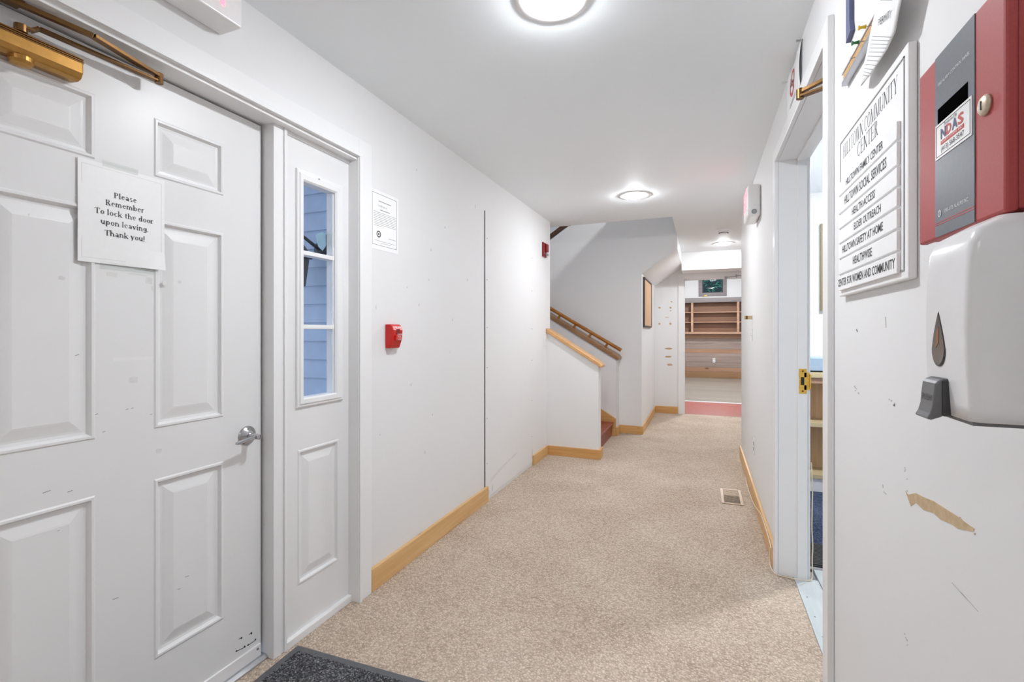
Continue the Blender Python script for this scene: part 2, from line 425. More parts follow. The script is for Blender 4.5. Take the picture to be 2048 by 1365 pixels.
def write(name, glyphs, place, mat, parent, thick=.0004):
    """place(u, v, d) maps the text plane (u right, v up, d off the surface) to the world"""
    vs, fs = glyphs
    mb = MB(); n = len(vs)
    mb.v = [place(u, v, thick) for u, v in vs]; mb.f = list(fs)
    base = origin_of(parent)
    me = bpy.data.meshes.new(name); me.from_pydata([tuple(Vector(p) - base) for p in mb.v], [], mb.f)
    me.materials.append(M[mat]); o = bpy.data.objects.new(name, me); C.objects.link(o); o.parent = parent
    return o
def on_left(X, y, z):  return lambda u, v, d: (X + d, y + u, z + v)
def on_right(X, y, z): return lambda u, v, d: (X - d, y - u, z + v)
def fit(g, w):
    xs = [p[0] for p in g[0]]; k = w / (max(xs) - min(xs)); c = (max(xs) + min(xs)) / 2
    return [((p[0] - c) * k, p[1]) for p in g[0]], g[1]


# ================================================================== THE SETTING
LX, RX, CZ = -1.505, .367, 2.438          # left wall, right wall, ceiling
BACK = -3.2
# floor: carpet of the hall
fl = MB()
fl.prism([(-1.66, BACK), (.435, BACK), (.435, 5.33), (2.2, 5.33), (2.2, 7.86), (-1.2, 7.86), (-1.2, 4.9), (-1.66, 4.9)], 'Z', -.05, 0)
struct(fl.build('floor', 'carpet'), 'beige looped carpet running down the hallway')
# ceiling with the stairwell cut out of it
ce = MB()
ce.prism([(-1.75, BACK), (2.6, BACK), (2.6, 7.84), (-.285, 7.84), (-.285, 5.07), (-1.75, 5.07)], 'Z', CZ, CZ + .3)
struct(ce.build('ceiling', 'ceil'), 'flat white ceiling with recessed lamps')
# left wall around the entry opening
lw = MB()
lw.box(LX, LX - .145, BACK, .375, 0, CZ).box(LX, LX - .145, .375, 1.80, 2.10, CZ).box(LX, LX - .145, 1.80, 4.84, 0, CZ)
wall_left = struct(lw.build('wall_left', 'wall'), 'white painted wall with entry door and scuff marks')
# right wall around the doorway
DY0, DY1, DZ = 1.745, 2.812, 2.155
rw = MB()
rw.box(RX, .503, BACK, DY0 - .012, 0, CZ).box(RX, .503, DY0 - .012, DY1 + .012, DZ + .012, CZ).box(RX, .503, DY1 + .012, 5.36, 0, CZ)
wall_right = struct(rw.build('wall_right', 'wall'), 'white scuffed wall with directory sign and doorway')
struct(box('wall_back', -1.7, .6, BACK - .1, BACK, 0, CZ, 'wallsmooth'))
struct(box('wall_hall_end', .503, 2.3, 5.2, 5.36, 0, CZ, 'wallsmooth'))
struct(box('wall_hall_side', 2.2, 2.3, 5.36, 7.83, 0, CZ, 'wallsmooth'))
# far wall with doorway
fw = MB()
fw.box(-.72, -.277, 7.83, 7.97, 0, CZ).box(-.277, .72, 7.83, 7.97, 2.10, CZ).box(.72, 2.3, 7.83, 7.97, 0, CZ)
wall_far = struct(fw.build('wall_far', 'wallsmooth'), 'white end wall with torn paint patches beside the far doorway')
struct(box('trim_beam', -.285, 2.2, 7.40, 7.829, 2.176, CZ - .001, 'wallsmooth'), 'white boxed beam above the far doorway')

# the walls around the stairs
struct(MB().prism([(-1.64, 0), (-.962, 0), (-.962, .93), (-1.505, 1.268), (-1.64, 1.268)], 'Y', 4.715, 4.835).build('wall_stair_near', 'wallsmooth'), 'white half wall with sloped top beside the stairs')
struct(MB().prism([(-3.2, 0), (-.98, 0), (-.98, .938), (-3.2, 2.28)], 'Y', 5.872, 6.079).build('wall_stair_ledge', 'wallsmooth'), 'white sloped ledge wall on the far side of the stairs')
sp = MB()
sp.prism([(-3.2, 0), (-.704, 0), (-.704, 1.995), (-.285, 2.285), (-.285, 3.5), (-3.2, 1.6)], 'Y', 6.08, 7.829)
struct(sp.build('wall_stair_spine', 'wallsmooth'), 'white wall and slanted underside of the upper stair flight')
struct(box('wall_stair_guard', -.285, -.19, 5.07, 6.079, CZ + .301, 3.5, 'wallsmooth'))
struct(box('wall_stair_left', -3.3, -3.2, 4.7, 7.83, 0, 4.78, 'wallsmooth'))
up = MB()
up.box(-3.2, -1.65, 4.7, 4.83, 0, 4.78).box(-1.65, 2.6, 4.95, 4.786, CZ + .301, 4.78).box(-1.65, -1.505, 4.84, 4.786, CZ + .301, 4.78)
struct(up.build('wall_upper_near', 'wallsmooth'))
struct(box('wall_upper_far', -3.3, 2.6, 7.84, 7.95, CZ + .301, 4.78, 'wallsmooth'))
struct(box('wall_upper_right', 2.5, 2.6, 5.06, 7.84, CZ + .301, 4.78, 'wallsmooth'))
struct(box('ceiling_upper', -3.3, 2.6, 4.7, 7.95, 4.78, 4.88, 'ceil'))
struct(box('floor_stair_base', -3.2, -1.2, 4.835, 5.872, -.05, -.001, 'ground'))

# baseboards (pine)
BBH = .108
struct(box('baseboard_left', LX, -1.485, 1.885, 3.235, 0, .112, 'pineY', None, .003), 'pine baseboard along the left wall')
struct(box('baseboard_left_end', LX, -1.483, 4.262, 4.695, 0, .095, 'pineY', None, .002), 'short pine baseboard under the light switch')
bb = MB().prism([(-1.483, 4.695), (-.942, 4.695), (-.942, 4.85), (-.9618, 4.85), (-.9618, 4.7145), (-1.483, 4.7145)], 'Z', 0, .095)
struct(bb.build('baseboard_stair_near', 'pineX', None, .002), 'pine baseboard along the foot of the near half wall')
bb = MB().prism([(-.9795, 5.862), (-.961, 5.862), (-.961, 6.061), (-.686, 6.061), (-.686, 7.829), (-.7035, 7.829), (-.7035, 6.0795), (-.9795, 6.0795)], 'Z', 0, .1)
struct(bb.build('baseboard_stair_far', 'pineX', None, .002), 'pine baseboard wrapping the wall past the stairs')
struct(box('baseboard_far', -.685, -.352, 7.812, 7.8295, 0, BBH, 'pineX', None, .002), 'pine baseboard on the end wall beside the far doorway')
struct(box('baseboard_right', .349, RX - .0005, DY1 + .065, 5.36, 0, .112, 'pineY', None, .003), 'pine baseboard along the right wall under the cable')
struct(box('baseboard_back', -1.485, .349, BACK, BACK + .018, 0, .11, 'pineX'))

# patch of newer drywall on the left wall, with its bead and screws
pt = MB().prism([(3.222, .052), (3.262, .012), (3.30, .022), (3.40, .03), (3.75, .028), (4.255, .03), (4.255, 2.165), (3.222, 2.175)], 'X', LX - .002, LX + .006)
pt.build('patch_panel', 'wall', wall_left)['label'] = 'flush drywall panel patched into the wall'
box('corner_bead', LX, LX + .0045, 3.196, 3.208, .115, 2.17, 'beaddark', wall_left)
box('bead_flange', LX, LX + .0055, 3.2085, 3.222, .115, 2.175, 'trim', wall_left)
for zz in (.28, .62, 1.0, 1.3, 1.66, 1.97):
    for yy in (3.235, 4.24):
        MB().lathe([(.0045, 0), (.004, .0012)], (LX + .006, yy, zz), (1, 0, 0), 8).build('screw', 'beaddark', wall_left)
tr = MB()
for i, (yy, zz, h) in enumerate([(3.262, .03, .045), (3.33, .045, .05), (4.25, .07, .09)]):
    tr.prism([(yy, zz), (yy + .008, zz + h * .4), (yy + .004, zz + h), (yy - .003, zz + h * .5)], 'X', LX + .006, LX + .0075)
tr.build('tear', 'scuff', wall_left)
tr = MB().prism([(3.30, .12), (3.55, .17), (3.85, .21), (3.86, .225), (3.5, .185), (3.30, .15)], 'X', LX + .006, LX + .0066)
tr.build('scuff_band', 'smudge', wall_left)

def blob(pts, mat, name, parent, X0, X1):
    return MB().prism(pts, 'X', X0, X1).build(name, mat, parent)
# long bare scrape and marks on the right wall
top = [PX(*p, RX) for p in ((1811, 982), (1817, 990), (1832, 987), (1850, 996), (1868, 1003), (1890, 1017), (1912, 1031), (1932, 1046), (1949, 1058))]
bot = [PX(*p, RX) for p in ((1948, 1064), (1930, 1061), (1916, 1058), (1905, 1050), (1882, 1040), (1868, 1027), (1848, 1021), (1832, 1006), (1822, 1013))]
blob(top + bot, 'scrape', 'paint_scrape', wall_right, RX, RX - .0006)['label'] = 'tan bare streak scraped into the paint'
for a, b, w in (((1904, 1166), (1935, 1200), 1.6), ((1922, 1185), (1957, 1224), 1.4), ((1812, 1268), (1818, 1290), 5), ((1780, 800), (1792, 812), 6), ((1764, 655), (1772, 656), 1.6), ((1771, 634), (1772, 656), 1.6),
                ((1712, 775), (1716, 788), 5), ((1767, 972), (1770, 990), 4), ((1808, 930), (1815, 985), 4), ((1711, 655), (1716, 665), 4)):
    nn = 1 if w < 2 else 5
    for k in range(nn):
        if nn == 1: q = [PX(a[0] - w / 2, a[1], RX), PX(a[0] + w / 2, a[1], RX), PX(b[0] + w / 2, b[1], RX), PX(b[0] - w / 2, b[1], RX)]
        else:
            t_ = random.random(); cx = a[0] + (b[0] - a[0]) * t_ + random.uniform(-w, w) * .7; cy = a[1] + (b[1] - a[1]) * t_ + random.uniform(-w, w) * .5
            q = []
            for m in range(7):
                an = 2 * PI * m / 7; rr = random.uniform(.3, 1) * w * .42
                q.append(PX(cx + rr * math.cos(an) * .8, cy + rr * 1.5 * math.sin(an), RX))
        blob(q, 'scuff', 'scuff_mark', wall_right, RX, RX - .0005)
for k in range(16):
    t_ = random.random(); cx = 1905 + 50 * t_ + random.uniform(-6, 6); cy = 1034 + 30 * t_ + random.uniform(-8, 10); w = random.uniform(1.2, 3.5)
    blob([PX(cx + w * random.uniform(.5, 1) * math.cos(2 * PI * m / 6), cy + w * random.uniform(.5, 1) * math.sin(2 * PI * m / 6), RX) for m in range(6)], 'scrape', 'paint_scrape', wall_right, RX, RX - .0005)
for px, py in ((833, 340), (862, 500), (858, 560), (814, 575), (752, 615), (838, 610), (900, 705), (865, 830), (850, 905), (905, 640), (935, 560), (890, 455), (951, 411), (951, 415), (822, 770), (760, 870)):
    y, z = PX(px, py, LX); w = random.uniform(.003, .006); hgt = random.uniform(.006, .013)
    blob([(y - w, z), (y, z - hgt), (y + w * .7, z - hgt * .3), (y + w * .3, z + hgt)], 'scuff', 'chip_mark', wall_left, LX, LX + .0007)
for px, py, w, hh in ((1319, 616, 5, 4), (1341, 616, 5, 4), (1341, 622, 4, 2), (1319, 648, 5, 4), (1341, 648, 5, 5), (1334, 635, 9, 1.2), (1337, 698, 16, 4), (1337, 714, 14, 4), (1340, 730, 12, 5), (1343, 604, 4, 3)):
    pts = []
    for k in range(9):
        a = 2 * PI * k / 9; rr = random.uniform(.75, 1.1)
        pts.append(PY(px + .5 * w * rr * math.cos(a), py + .5 * hh * rr * math.sin(a), 7.83))
    MB().prism(pts, 'Y', 7.8294, 7.83).build('torn_patch', 'tear', wall_far)

# ------------------------------------------------------------------ entry opening: frame, door, sidelight
fr = MB()
fr.box(-1.66, -1.534, 1.3575, 1.404, 0, 2.10)                    # mullion
fr.box(-1.66, -1.528, 1.404, 1.4165, 0, 2.10)
fr.box(-1.66, -1.49, 1.79, 1.80, 0, 2.10)                        # right jamb
fr.box(-1.66, -1.49, .375, .405, 0, 2.10)
fr.box(-1.66, -1.50, .375, 1.80, 2.072, 2.10)                    # head jamb
fr.box(-1.60, -1.54, 1.4165, 1.79, 2.058, 2.072)
struct(fr.build('trim_1', 'trim', None, .0015), 'white painted frame between entry door and sidelight')
cs = MB()
cs.box(LX + .0005, -1.487, 1.792, 1.882, 0, 2.168).box(LX + .0005, -1.487, .29, 1.792, 2.085, 2.168).box(LX + .0005, -1.487, .29, .38, 0, 2.085)
cs.box(-1.487, -1.481, 1.792, 1.808, 0, 2.085).box(-1.487, -1.481, .364, 1.808, 2.085, 2.101)
struct(cs.build('trim_2', 'trim', None, .0015), 'white flat casing around entry door and sidelight')
th = MB().prism([(-1.66, 0), (-1.563, 0), (-1.563, .007), (-1.575, .016), (-1.66, .018)], 'Y', .405, 1.357)
struct(th.build('trim_3', 'alu', None), 'worn metal threshold under the entry door')
box('weather_seal', -1.612, -1.604, 1.3475, 1.3572, .02, 2.07, 'gap', bpy.data.objects['trim_1'])
box('weather_seal', -1.612, -1.604, .41, 1.3575, 2.0655, 2.0718, 'gap', bpy.data.objects['trim_1'])

def panel_rings(mb, y0, y1, z0, z1, X, prof):
    """raised panel on a face looking +x: prof is a list of (inset, depth), the last ring is filled"""
    rings = []
    for ins, dep in prof:
        o = len(mb.v)
        mb.v += [(X + dep, y0 + ins, z0 + ins), (X + dep, y1 - ins, z0 + ins), (X + dep, y1 - ins, z1 - ins), (X + dep, y0 + ins, z1 - ins)]
        rings.append([o, o + 1, o + 2, o + 3])
    for a, b in zip(rings, rings[1:]):
        for i in range(4): mb.f.append((a[i], a[(i + 1) % 4], b[(i + 1) % 4], b[i]))
    mb.f.append(tuple(rings[-1]))
PROF = [(0, 0), (.004, .0035), (.010, .0035), (.016, -.008), (.024, -.009), (.030, -.008), (.055, -.001), (.06, 0)]
def paneled_slab(name, X, y0, y1, z0, z1, panels, mat, parent, thick):
    """stiles and rails as one slab with true openings; each raised panel is its own part"""
    ys = sorted({y0, y1} | {p[0] for p in panels} | {p[1] for p in panels}); zs = sorted({z0, z1} | {p[2] for p in panels} | {p[3] for p in panels})
    mb = MB()
    for a, b in zip(ys, ys[1:]):
        for c, d in zip(zs, zs[1:]):
            if not any(p[0] <= a and b <= p[1] and p[2] <= c and d <= p[3] for p in panels):
                mb.add([(X, a, c), (X, b, c), (X, b, d), (X, a, d)], [(0, 1, 2, 3)])
    mb.box(X - thick, X - .012, y0, y1, z0, z1)
    for a, b, c, d in ((y0, y0, z0, z1), (y1, y1, z0, z1)): mb.add([(X, a, c), (X - .012, a, c), (X - .012, a, d), (X, a, d)], [(0, 1, 2, 3)])
    for c in (z0, z1): mb.add([(X, y0, c), (X - .012, y0, c), (X - .012, y1, c), (X, y1, c)], [(0, 1, 2, 3)])
    o = mb.build(name, mat, parent)
    return o
DX = -1.59
e = bpy.data.objects.new('door_1', None); C.objects.link(e); e.location = (DX, .88, 0); struct(e, 'white six-panel entry door with chrome lever')
door1 = e
pans = [(a, b, c, d) for a, b in ((.572, .806), (.960, 1.192)) for c, d in ((.240, .803), (.962, 1.618), (1.751, 1.934))]
paneled_slab('slab', DX, .412, 1.347, .052, 2.064, pans, 'door', door1, .045)
for p in pans:
    mb = MB(); panel_rings(mb, *p, DX, PROF); mb.build('panel', 'door', door1)
box('door_sweep', DX - .002, DX + .006, .412, 1.344, .016, .062, 'trim', door1, .002)
for yy, zz in ((1.328, .048), (1.05, .048)):
    MB().lathe([(.005, 0), (.004, .002)], (DX + .006, yy, zz), (1, 0, 0), 10).build('screw', 'beaddark', door1)
for px, py, w in ((473, 1303, 5), (489, 1294, 4), (496, 1291, 4), (511, 1280, 4), (483, 1277, 5), (503, 1268, 5)):
    y, z = PX(px, py, DX)
    MB().lathe([(.0035, 0), (.003, .0006)], (DX, y, z), (1, 0, 0), 8).build('old_screw_hole', 'gap', door1)
mk = MB()
for a, b in (((474, 1303), (492, 1294)), ((497, 1291), (511, 1281)), ((478, 1279), (484, 1275)), ((498, 1270), (504, 1265))):
    (y0, z0), (y1, z1) = PX(*a, DX), PX(*b, DX); mk.bar((DX + .0003, y0, z0), (DX + .0003, y1, z1), .0006, .0025)
mk.build('rub_mark', 'ink', door1)
for px, py, l in ((85, 987, 16), (135, 985, 10), (115, 1063, 4), (225, 1200, 12), (370, 1155, 8), (252, 820, 5), (262, 818, 5), (150, 712, 8), (355, 1180, 6), (300, 830, 4), (190, 830, 6), (205, 865, 6)):
    (y0, z0), (y1, z1) = PX(px, py, DX), PX(px + l, py - l * .35, DX)
    MB().bar((DX + .0003, y0, z0), (DX + .0003, y1, z1), .0006, .0016).build('scratch', 'faint', door1)
(y0, z0), (y1, z1) = PX(225, 716, DX), PX(305, 715, DX)
box('tape_mark', DX, DX + .0004, y0, y1, z1 - .007, z1 + .003, 'trim', door1)
for px, py, w, hh in ((213, 545, 22, 10), (255, 547, 40, 6), (291, 555, 14, 14), (303, 573, 14, 10), (325, 563, 10, 9), (258, 756, 18, 10), (312, 900, 12, 6), (117, 553, 14, 8), (355, 562, 8, 6)):
    (y0, z0), (y1, z1) = PX(px, py, DX), PX(px + w, py + hh, DX)
    MB().prism([(y0, z0), (y0 + (y1 - y0) * .4, z0 + .002), (y1, z0 - .001), (y1 - .002, z1), (y0 + .001, z1 + .001)], 'X', DX - .0002, DX + .0003).build('tape_residue', 'smudge', door1)
# lever handle
hy, hz = PX(496, 872, DX + .006)
lv = bpy.data.objects.new('door_handle', None); C.objects.link(lv); lv.parent = door1; lv.location = Vector((DX, hy, hz)) - door1.location
lv['label'] = 'satin chrome lever handle with round rose'
MB().lathe([(.036, 0), (.036, .003), (.031, .006), (.018, .019), (.014, .020)], (DX, hy, hz), (1, 0, 0), 32).build('rose', 'chrome', lv, 0, True)
MB().cyl((DX + .018, hy, hz), (DX + .058, hy, hz), .0115, .0105, 20).build('spindle', 'chrome', lv)
le = MB().prism([(hy + .013, hz + .008), (hy + .013, hz - .006), (hy - .03, hz - .0085), (hy - .085, hz - .013), (hy - .085, hz - .004), (hy - .03, hz + .006)], 'X', DX + .047, DX + .060)
le.build('lever', 'chrome', lv, .002)
MB().lathe([(.0105, 0), (.0105, .006), (.008, .007), (.008, .004), (.0, .004)], (DX + .058, hy, hz), (1, 0, 0), 20, False).build('turn_button', 'chrome', lv)
MB().lathe([(.004, 0), (.003, .0015)], (DX + .012, hy - .004, hz + .025), (1, 0, 0), 10).build('screw', 'beaddark', lv)

# sidelight
SX = -1.548
e = bpy.data.objects.new('window_1', None); C.objects.link(e); e.location = (SX, 1.603, 0); struct(e, 'narrow white sidelight with three panes beside the entry door')
sl = e
def sy(px, py): return PX(px, py, SX)
gy0, gy1 = sy(603, 500)[0], sy(668, 500)[0]; gz0, gz1 = sy(603, 797)[1], sy(603, 362)[1]
my0, my1 = sy(591, 500)[0], sy(684, 500)[0]; mz0, mz1 = sy(592, 817)[1], sy(591, 336)[1]
by0, by1, bz0, bz1 = sy(595, 1000)[0], sy(677, 1000)[0], sy(595, 1172)[1], sy(595, 902)[1]
ys_, holes = None, [(gy0, gy1, gz0, gz1), (by0, by1, bz0, bz1)]
mb = MB()
for (a, b, c, d) in [(1.4165, 1.79, .03, bz0), (1.4165, by0, bz0, bz1), (by1, 1.79, bz0, bz1), (1.4165, 1.79, bz1, gz0), (1.4165, gy0, gz0, gz1), (gy1, 1.79, gz0, gz1), (1.4165, 1.79, gz1, 2.072)]:
    mb.box(SX - .012, SX, a, b, c, d) if (c, d) == (bz0, bz1) or False else mb.box(SX - .04, SX, a, b, c, d)
mb.box(SX - .04, SX - .014, by0 - .002, by1 + .002, bz0 - .002, bz1 + .002)
mb.build('panel_frame', 'door', sl)
mb = MB(); panel_rings(mb, by0, by1, bz0, bz1, SX, PROF); mb.build('panel', 'door', sl)
fm = MB(); rg = []
for t_, dep in ((0, 0), (0, .007), (.12, .010), (.3, .010), (.4, .015), (.85, .015), (1, .008), (1, -.034)):
    o_ = len(fm.v); a, b, c, d = my0 + (gy0 + .0015 - my0) * t_, my1 + (gy1 - .0015 - my1) * t_, mz0 + (gz0 + .0015 - mz0) * t_, mz1 + (gz1 - .0015 - mz1) * t_
    fm.v += [(SX + dep, a, c), (SX + dep, b, c), (SX + dep, b, d), (SX + dep, a, d)]; rg.append(o_)
for p_, q_ in zip(rg, rg[1:]):
    for i in range(4): fm.f.append((p_ + i, p_ + (i + 1) % 4, q_ + (i + 1) % 4, q_ + i))
fm.build('glazing_frame', 'trim', sl)
zs = [gz0, sy(603, 654)[1], sy(603, 505)[1], gz1]
for zz in zs[1:3]:
    box('muntin', SX - .036, SX + .008, gy0 + .002, gy1 - .007, zz - .009, zz + .009, 'trim', sl, .002)
for a, b in zip(zs, zs[1:]):
    box('pane', SX - .039, SX - .036, gy0, gy1, a + .002, b - .002, 'pane', sl)
box('inner_stop', SX - .036, SX - .001, gy1 - .007, gy1 - .002, gz0 + .002, gz1 - .002, 'trim', sl)
for px, py in ((676, 403), (676, 524), (676, 645), (677, 766), (638, 359), (640, 800)):
    y, z = PX(px, py, SX + .012); MB().lathe([(.004, 0), (.0035, .0015)], (SX + .0125, y, z), (1, 0, 0), 8).build('screw', 'beaddark', sl)
box('sill_strip', SX - .01, -1.528, 1.4165, 1.79, .0, .03, 'trim', sl, .002)
sh = [PX(px, py, SX - .040) for px, py in ((631, 470), (638, 466), (645, 464.5), (655, 471), (654.5, 484), (651, 494), (645, 502), (637, 494), (633, 483))]
tag(MB().prism(sh, 'X', SX - .0406, SX - .0400).build('shield_decal', 'decal'), 'pale shield-shaped decal stuck on the sidelight glass', 'decal')

# outside: porch with clapboard wall and lantern
OY = 2.30
sw = box('wall_outside', -3.6, -1.665, OY + .03, OY + .12, -.2, 3.0, 'siding'); struct(sw, 'blue grey clapboard wall outside the sidelight')
for i in range(20):
    z0 = .06 + i * .1155
    MB().prism([(OY + .03, z0 + .1155), (OY + .022, z0 + .1155), (OY + .001, z0 - .004), (OY + .03, z0 - .004)], 'X', -3.6, -1.66).build('clapboard', 'siding', sw)
struct(box('floor_porch', -5.0, -1.655, -2.5, OY + .1, -.12, -.06, 'ground'), 'concrete porch outside the entry')
struct(box('ceiling_porch', -3.9, -1.655, -2.0, OY + .1, 2.44, 2.52, 'trim'), 'porch ceiling outside the entry')
LNX, LNY = -2.235, 2.14
ln = thing('wall_lantern', (LNX, OY + .005, 1.5), 'black wall lantern on the siding seen through the sidelight', 'lantern')
MB().lathe([(.05, 0), (.05, .012), (.02, .02)], (LNX + .03, OY + .008, 1.78), (0, -1, 0), 20).build('wall_plate', 'iron', ln)
MB().tube([(LNX + .03, OY - .01, 1.78), (LNX + .03, OY - .06, 1.80), (LNX + .01, OY - .12, 1.84), (LNX, OY - .16, 1.80), (LNX, OY - .16, 1.69)], .011, 8).build('arm', 'iron', ln)
MB().lathe([(.015, .1), (.04, .075), (.095, .0), (.085, -.01)], (LNX, OY - .16, 1.715), (0, 0, 1), 6).build('hood', 'iron', ln)
MB().lathe([(.072, 0), (.05, -.16)], (LNX, OY - .16, 1.70), (0, 0, 1), 6).build('lantern_body', 'iron', ln)
MB().lathe([(.05, 0), (.03, -.02), (.008, -.04)], (LNX, OY - .16, 1.545), (0, 0, 1), 6).build('finial', 'iron', ln)

# ------------------------------------------------------------------ right doorway frame
fr = MB()
for y0, y1, sgn in ((DY1, DY1 + .012, -1), (DY0 - .012, DY0, 1)):
    fr.box(RX, .51, y0, y1, 0, DZ + .012)
    a = DY1 if sgn < 0 else DY0
    fr.box(.452, .495, a, a + sgn * .012, 0, DZ)
fr.box(RX, .51, DY0, DY1, DZ, DZ + .012).box(.452, .495, DY0 + .012, DY1 - .012, DZ - .012, DZ)
struct(fr.build('trim_4', 'trim', None, .0015), 'white jambs of the doorway in the right wall')
cs = MB()
cs.box(.349, RX - .0005, DY1 + .002, DY1 + .064, 0, DZ + .064).box(.349, RX - .0005, DY0 - .064, DY0 - .002, 0, DZ + .064).box(.349, RX - .0005, DY0 - .002, DY1 + .002, DZ + .002, DZ + .064)
struct(cs.build('trim_5', 'trim', None, .002), 'white casing around the doorway in the right wall')
sk = thing('strike_plate', (.47, DY1 - .012, .97), 'brass strike plate on the jamb of the right doorway', 'strike plate')
s0 = PY(1598, 738, DY1 - .013); s1 = PY(1613, 788, DY1 - .013)
xa, xb, za, zb = s0[0], s1[0], s1[1], s0[1]; zm = (za + zb) / 2
yb = DY1 - .0122
sp_ = MB()
sp_.box(xa, xb, yb, yb - .0022, zm + .02, zb).box(xa, xb, yb, yb - .0022, za, zm - .02).box(xa, xa + .008, yb, yb - .0022, zm - .02, zm + .02).box(xb - .010, xb + .014, yb, yb - .0022, zm - .044, zm + .044)
sp_.box(xb + .012, xb + .018, yb - .0022, yb - .012, zm - .036, zm + .036)
sp_.build('plate', 'brightbrass', sk)
box('latch_hole', xa + .008, xb - .010, yb + .0001, yb - .0006, zm - .02, zm + .02, 'black', sk)
for zz in (zb - .012, za + .012):
    MB().lathe([(.005, 0), (.004, .0012)], ((xa + xb) / 2, yb - .0022, zz), (0, -1, 0), 10).build('screw', 'bronze', sk)

# far doorway frame
fr = MB()
fr.box(-.277, -.265, 7.83, 7.97, 0, 2.10).box(.708, .72, 7.83, 7.97, 0, 2.10).box(-.265, .708, 7.83, 7.97, 2.09, 2.10)
fr.box(-.35, -.265, 7.812, 7.8295, 0, 2.175).box(.708, .79, 7.812, 7.8295, 0, 2.175).box(-.265, .708, 7.812, 7.8295, 2.092, 2.175)
fr.box(-.265, -.255, 7.88, 7.92, 0, 2.09).box(-.265, .708, 7.88, 7.92, 2.078, 2.09)
struct(fr.build('trim_6', 'trim', None, .0015), 'white frame of the far doorway at the end of the hall')
MB().box(-.2652, -.2632, 7.845, 7.87, .90, .97).build('strike_plate', 'steel', bpy.data.objects['trim_6'])

# ------------------------------------------------------------------ far room
FY, FZ = 14.40, 2.95
struct(box('floor_red', -1.0, 1.6, 7.861, 9.30, -.05, 0, 'redpaint'), 'worn red painted floor past the far doorway')
struct(box('floor_far_room', -1.9, 2.6, 9.301, FY + .1, -.05, .0, 'farfloor'), 'worn plywood floor of the far room')
struct(box('trim_7', -1.0, 1.6, 9.27, 9.335, 0.0005, .012, 'trim'), 'white strip across the floor of the far room')
struct(box('wall_far_room_left', -2.0, -1.9, 7.97, FY + .1, 0, FZ, 'wallsmooth'))
struct(box('wall_far_room_right', 2.6, 2.7, 7.97, FY + .1, 0, FZ, 'wallsmooth'))
struct(MB().box(-2.0, 2.7, 7.84, 7.97, CZ + .001, FZ).box(-2.0, -.72, 7.84, 7.97, 0, CZ).box(2.3, 2.7, 7.84, 7.97, 0, CZ).build('wall_far_room_near', 'wallsmooth'))
struct(box('ceiling_far_room', -2.0, 2.7, 7.84, FY + .2, FZ, FZ + .1, 'ceil'))
def fy(px, py): return PY(px, py, FY)
wx0, wz0 = fy(1404.5, 586.5); wx1 = fy(1446, 586)[0]; wz1 = 2.78
fb = MB()
fb.box(-1.9, wx0, FY, FY + .12, 0, FZ).box(wx1, 2.6, FY, FY + .12, 0, FZ).box(wx0, wx1, FY, FY + .12, 0, wz0).box(wx0, wx1, FY, FY + .12, wz1, FZ)
wfr = struct(fb.build('wall_far_room', 'wallsmooth'), 'wall of the far room, plank clad below a white strip')
pz = [fy(1420, q)[1] for q in (743.5, 735, 725, 714, 706.5, 698.5, 688, 678, 669)]
kinds = ['farplank2', 'farplank1', 'farplank1', 'farplank1', 'farplank2', 'farplank1', 'farplank1', 'farplank2']
for i, (a, b) in enumerate(zip(pz, pz[1:])):
    box('plank', -1.9, 2.6, FY - .018 - .002 * (i % 2), FY - .0005, a + .002, b - .002, kinds[i], wfr, .003)
box('base_board', -1.9, 2.6, FY - .03, FY - .0005, 0, pz[0] - .003, 'brownbase', wfr, .003)
# open shelf on the plank wall
D0 = FY - .0005; D1 = FY - .22
u = thing('wall_shelf', (.3, D0, fy(1368, 668)[1]), 'long open wooden wall shelf on the plank wall of the far room', 'shelf')
zt, zt2, zb2, zb1 = fy(1420, 597)[1], fy(1420, 606)[1], fy(1420, 664.5)[1], fy(1420, 668.5)[1]
x_a, x_b = -1.2, 1.9
box('top_board', x_a, x_b, D1 - .012, D0, zt2, zt, 'fargrey', u, .003)
box('bottom_board', x_a, x_b, D1 - .012, D0, zb1, zb2, 'fartrim', u, .003)
hh = (zt2 - zb2) / 3
for k in range(3):
    box('back_plank', x_a, x_b, D0 - .014, D0, zb2 + k * hh, zb2 + (k + 1) * hh - .002, 'farplank3', u)
divs = [x_a, (fy(1382.5, 640)[0] + fy(1386.5, 640)[0]) / 2, (fy(1473, 640)[0] + fy(1477.5, 640)[0]) / 2, x_b]
for q in divs:
    box('divider', q - .03, q + .03, D1 - .006, D0 - .014, zb2, zt2, 'fartrim', u, .002)
for a, b in zip(divs, divs[1:]):
    for k in (1, 2):
        zz = zb2 + k * hh
        box('shelf_board', a + .03, b - .03, D1 + .01, D0 - .014, zz - .011, zz + .011, 'fartrim', u)
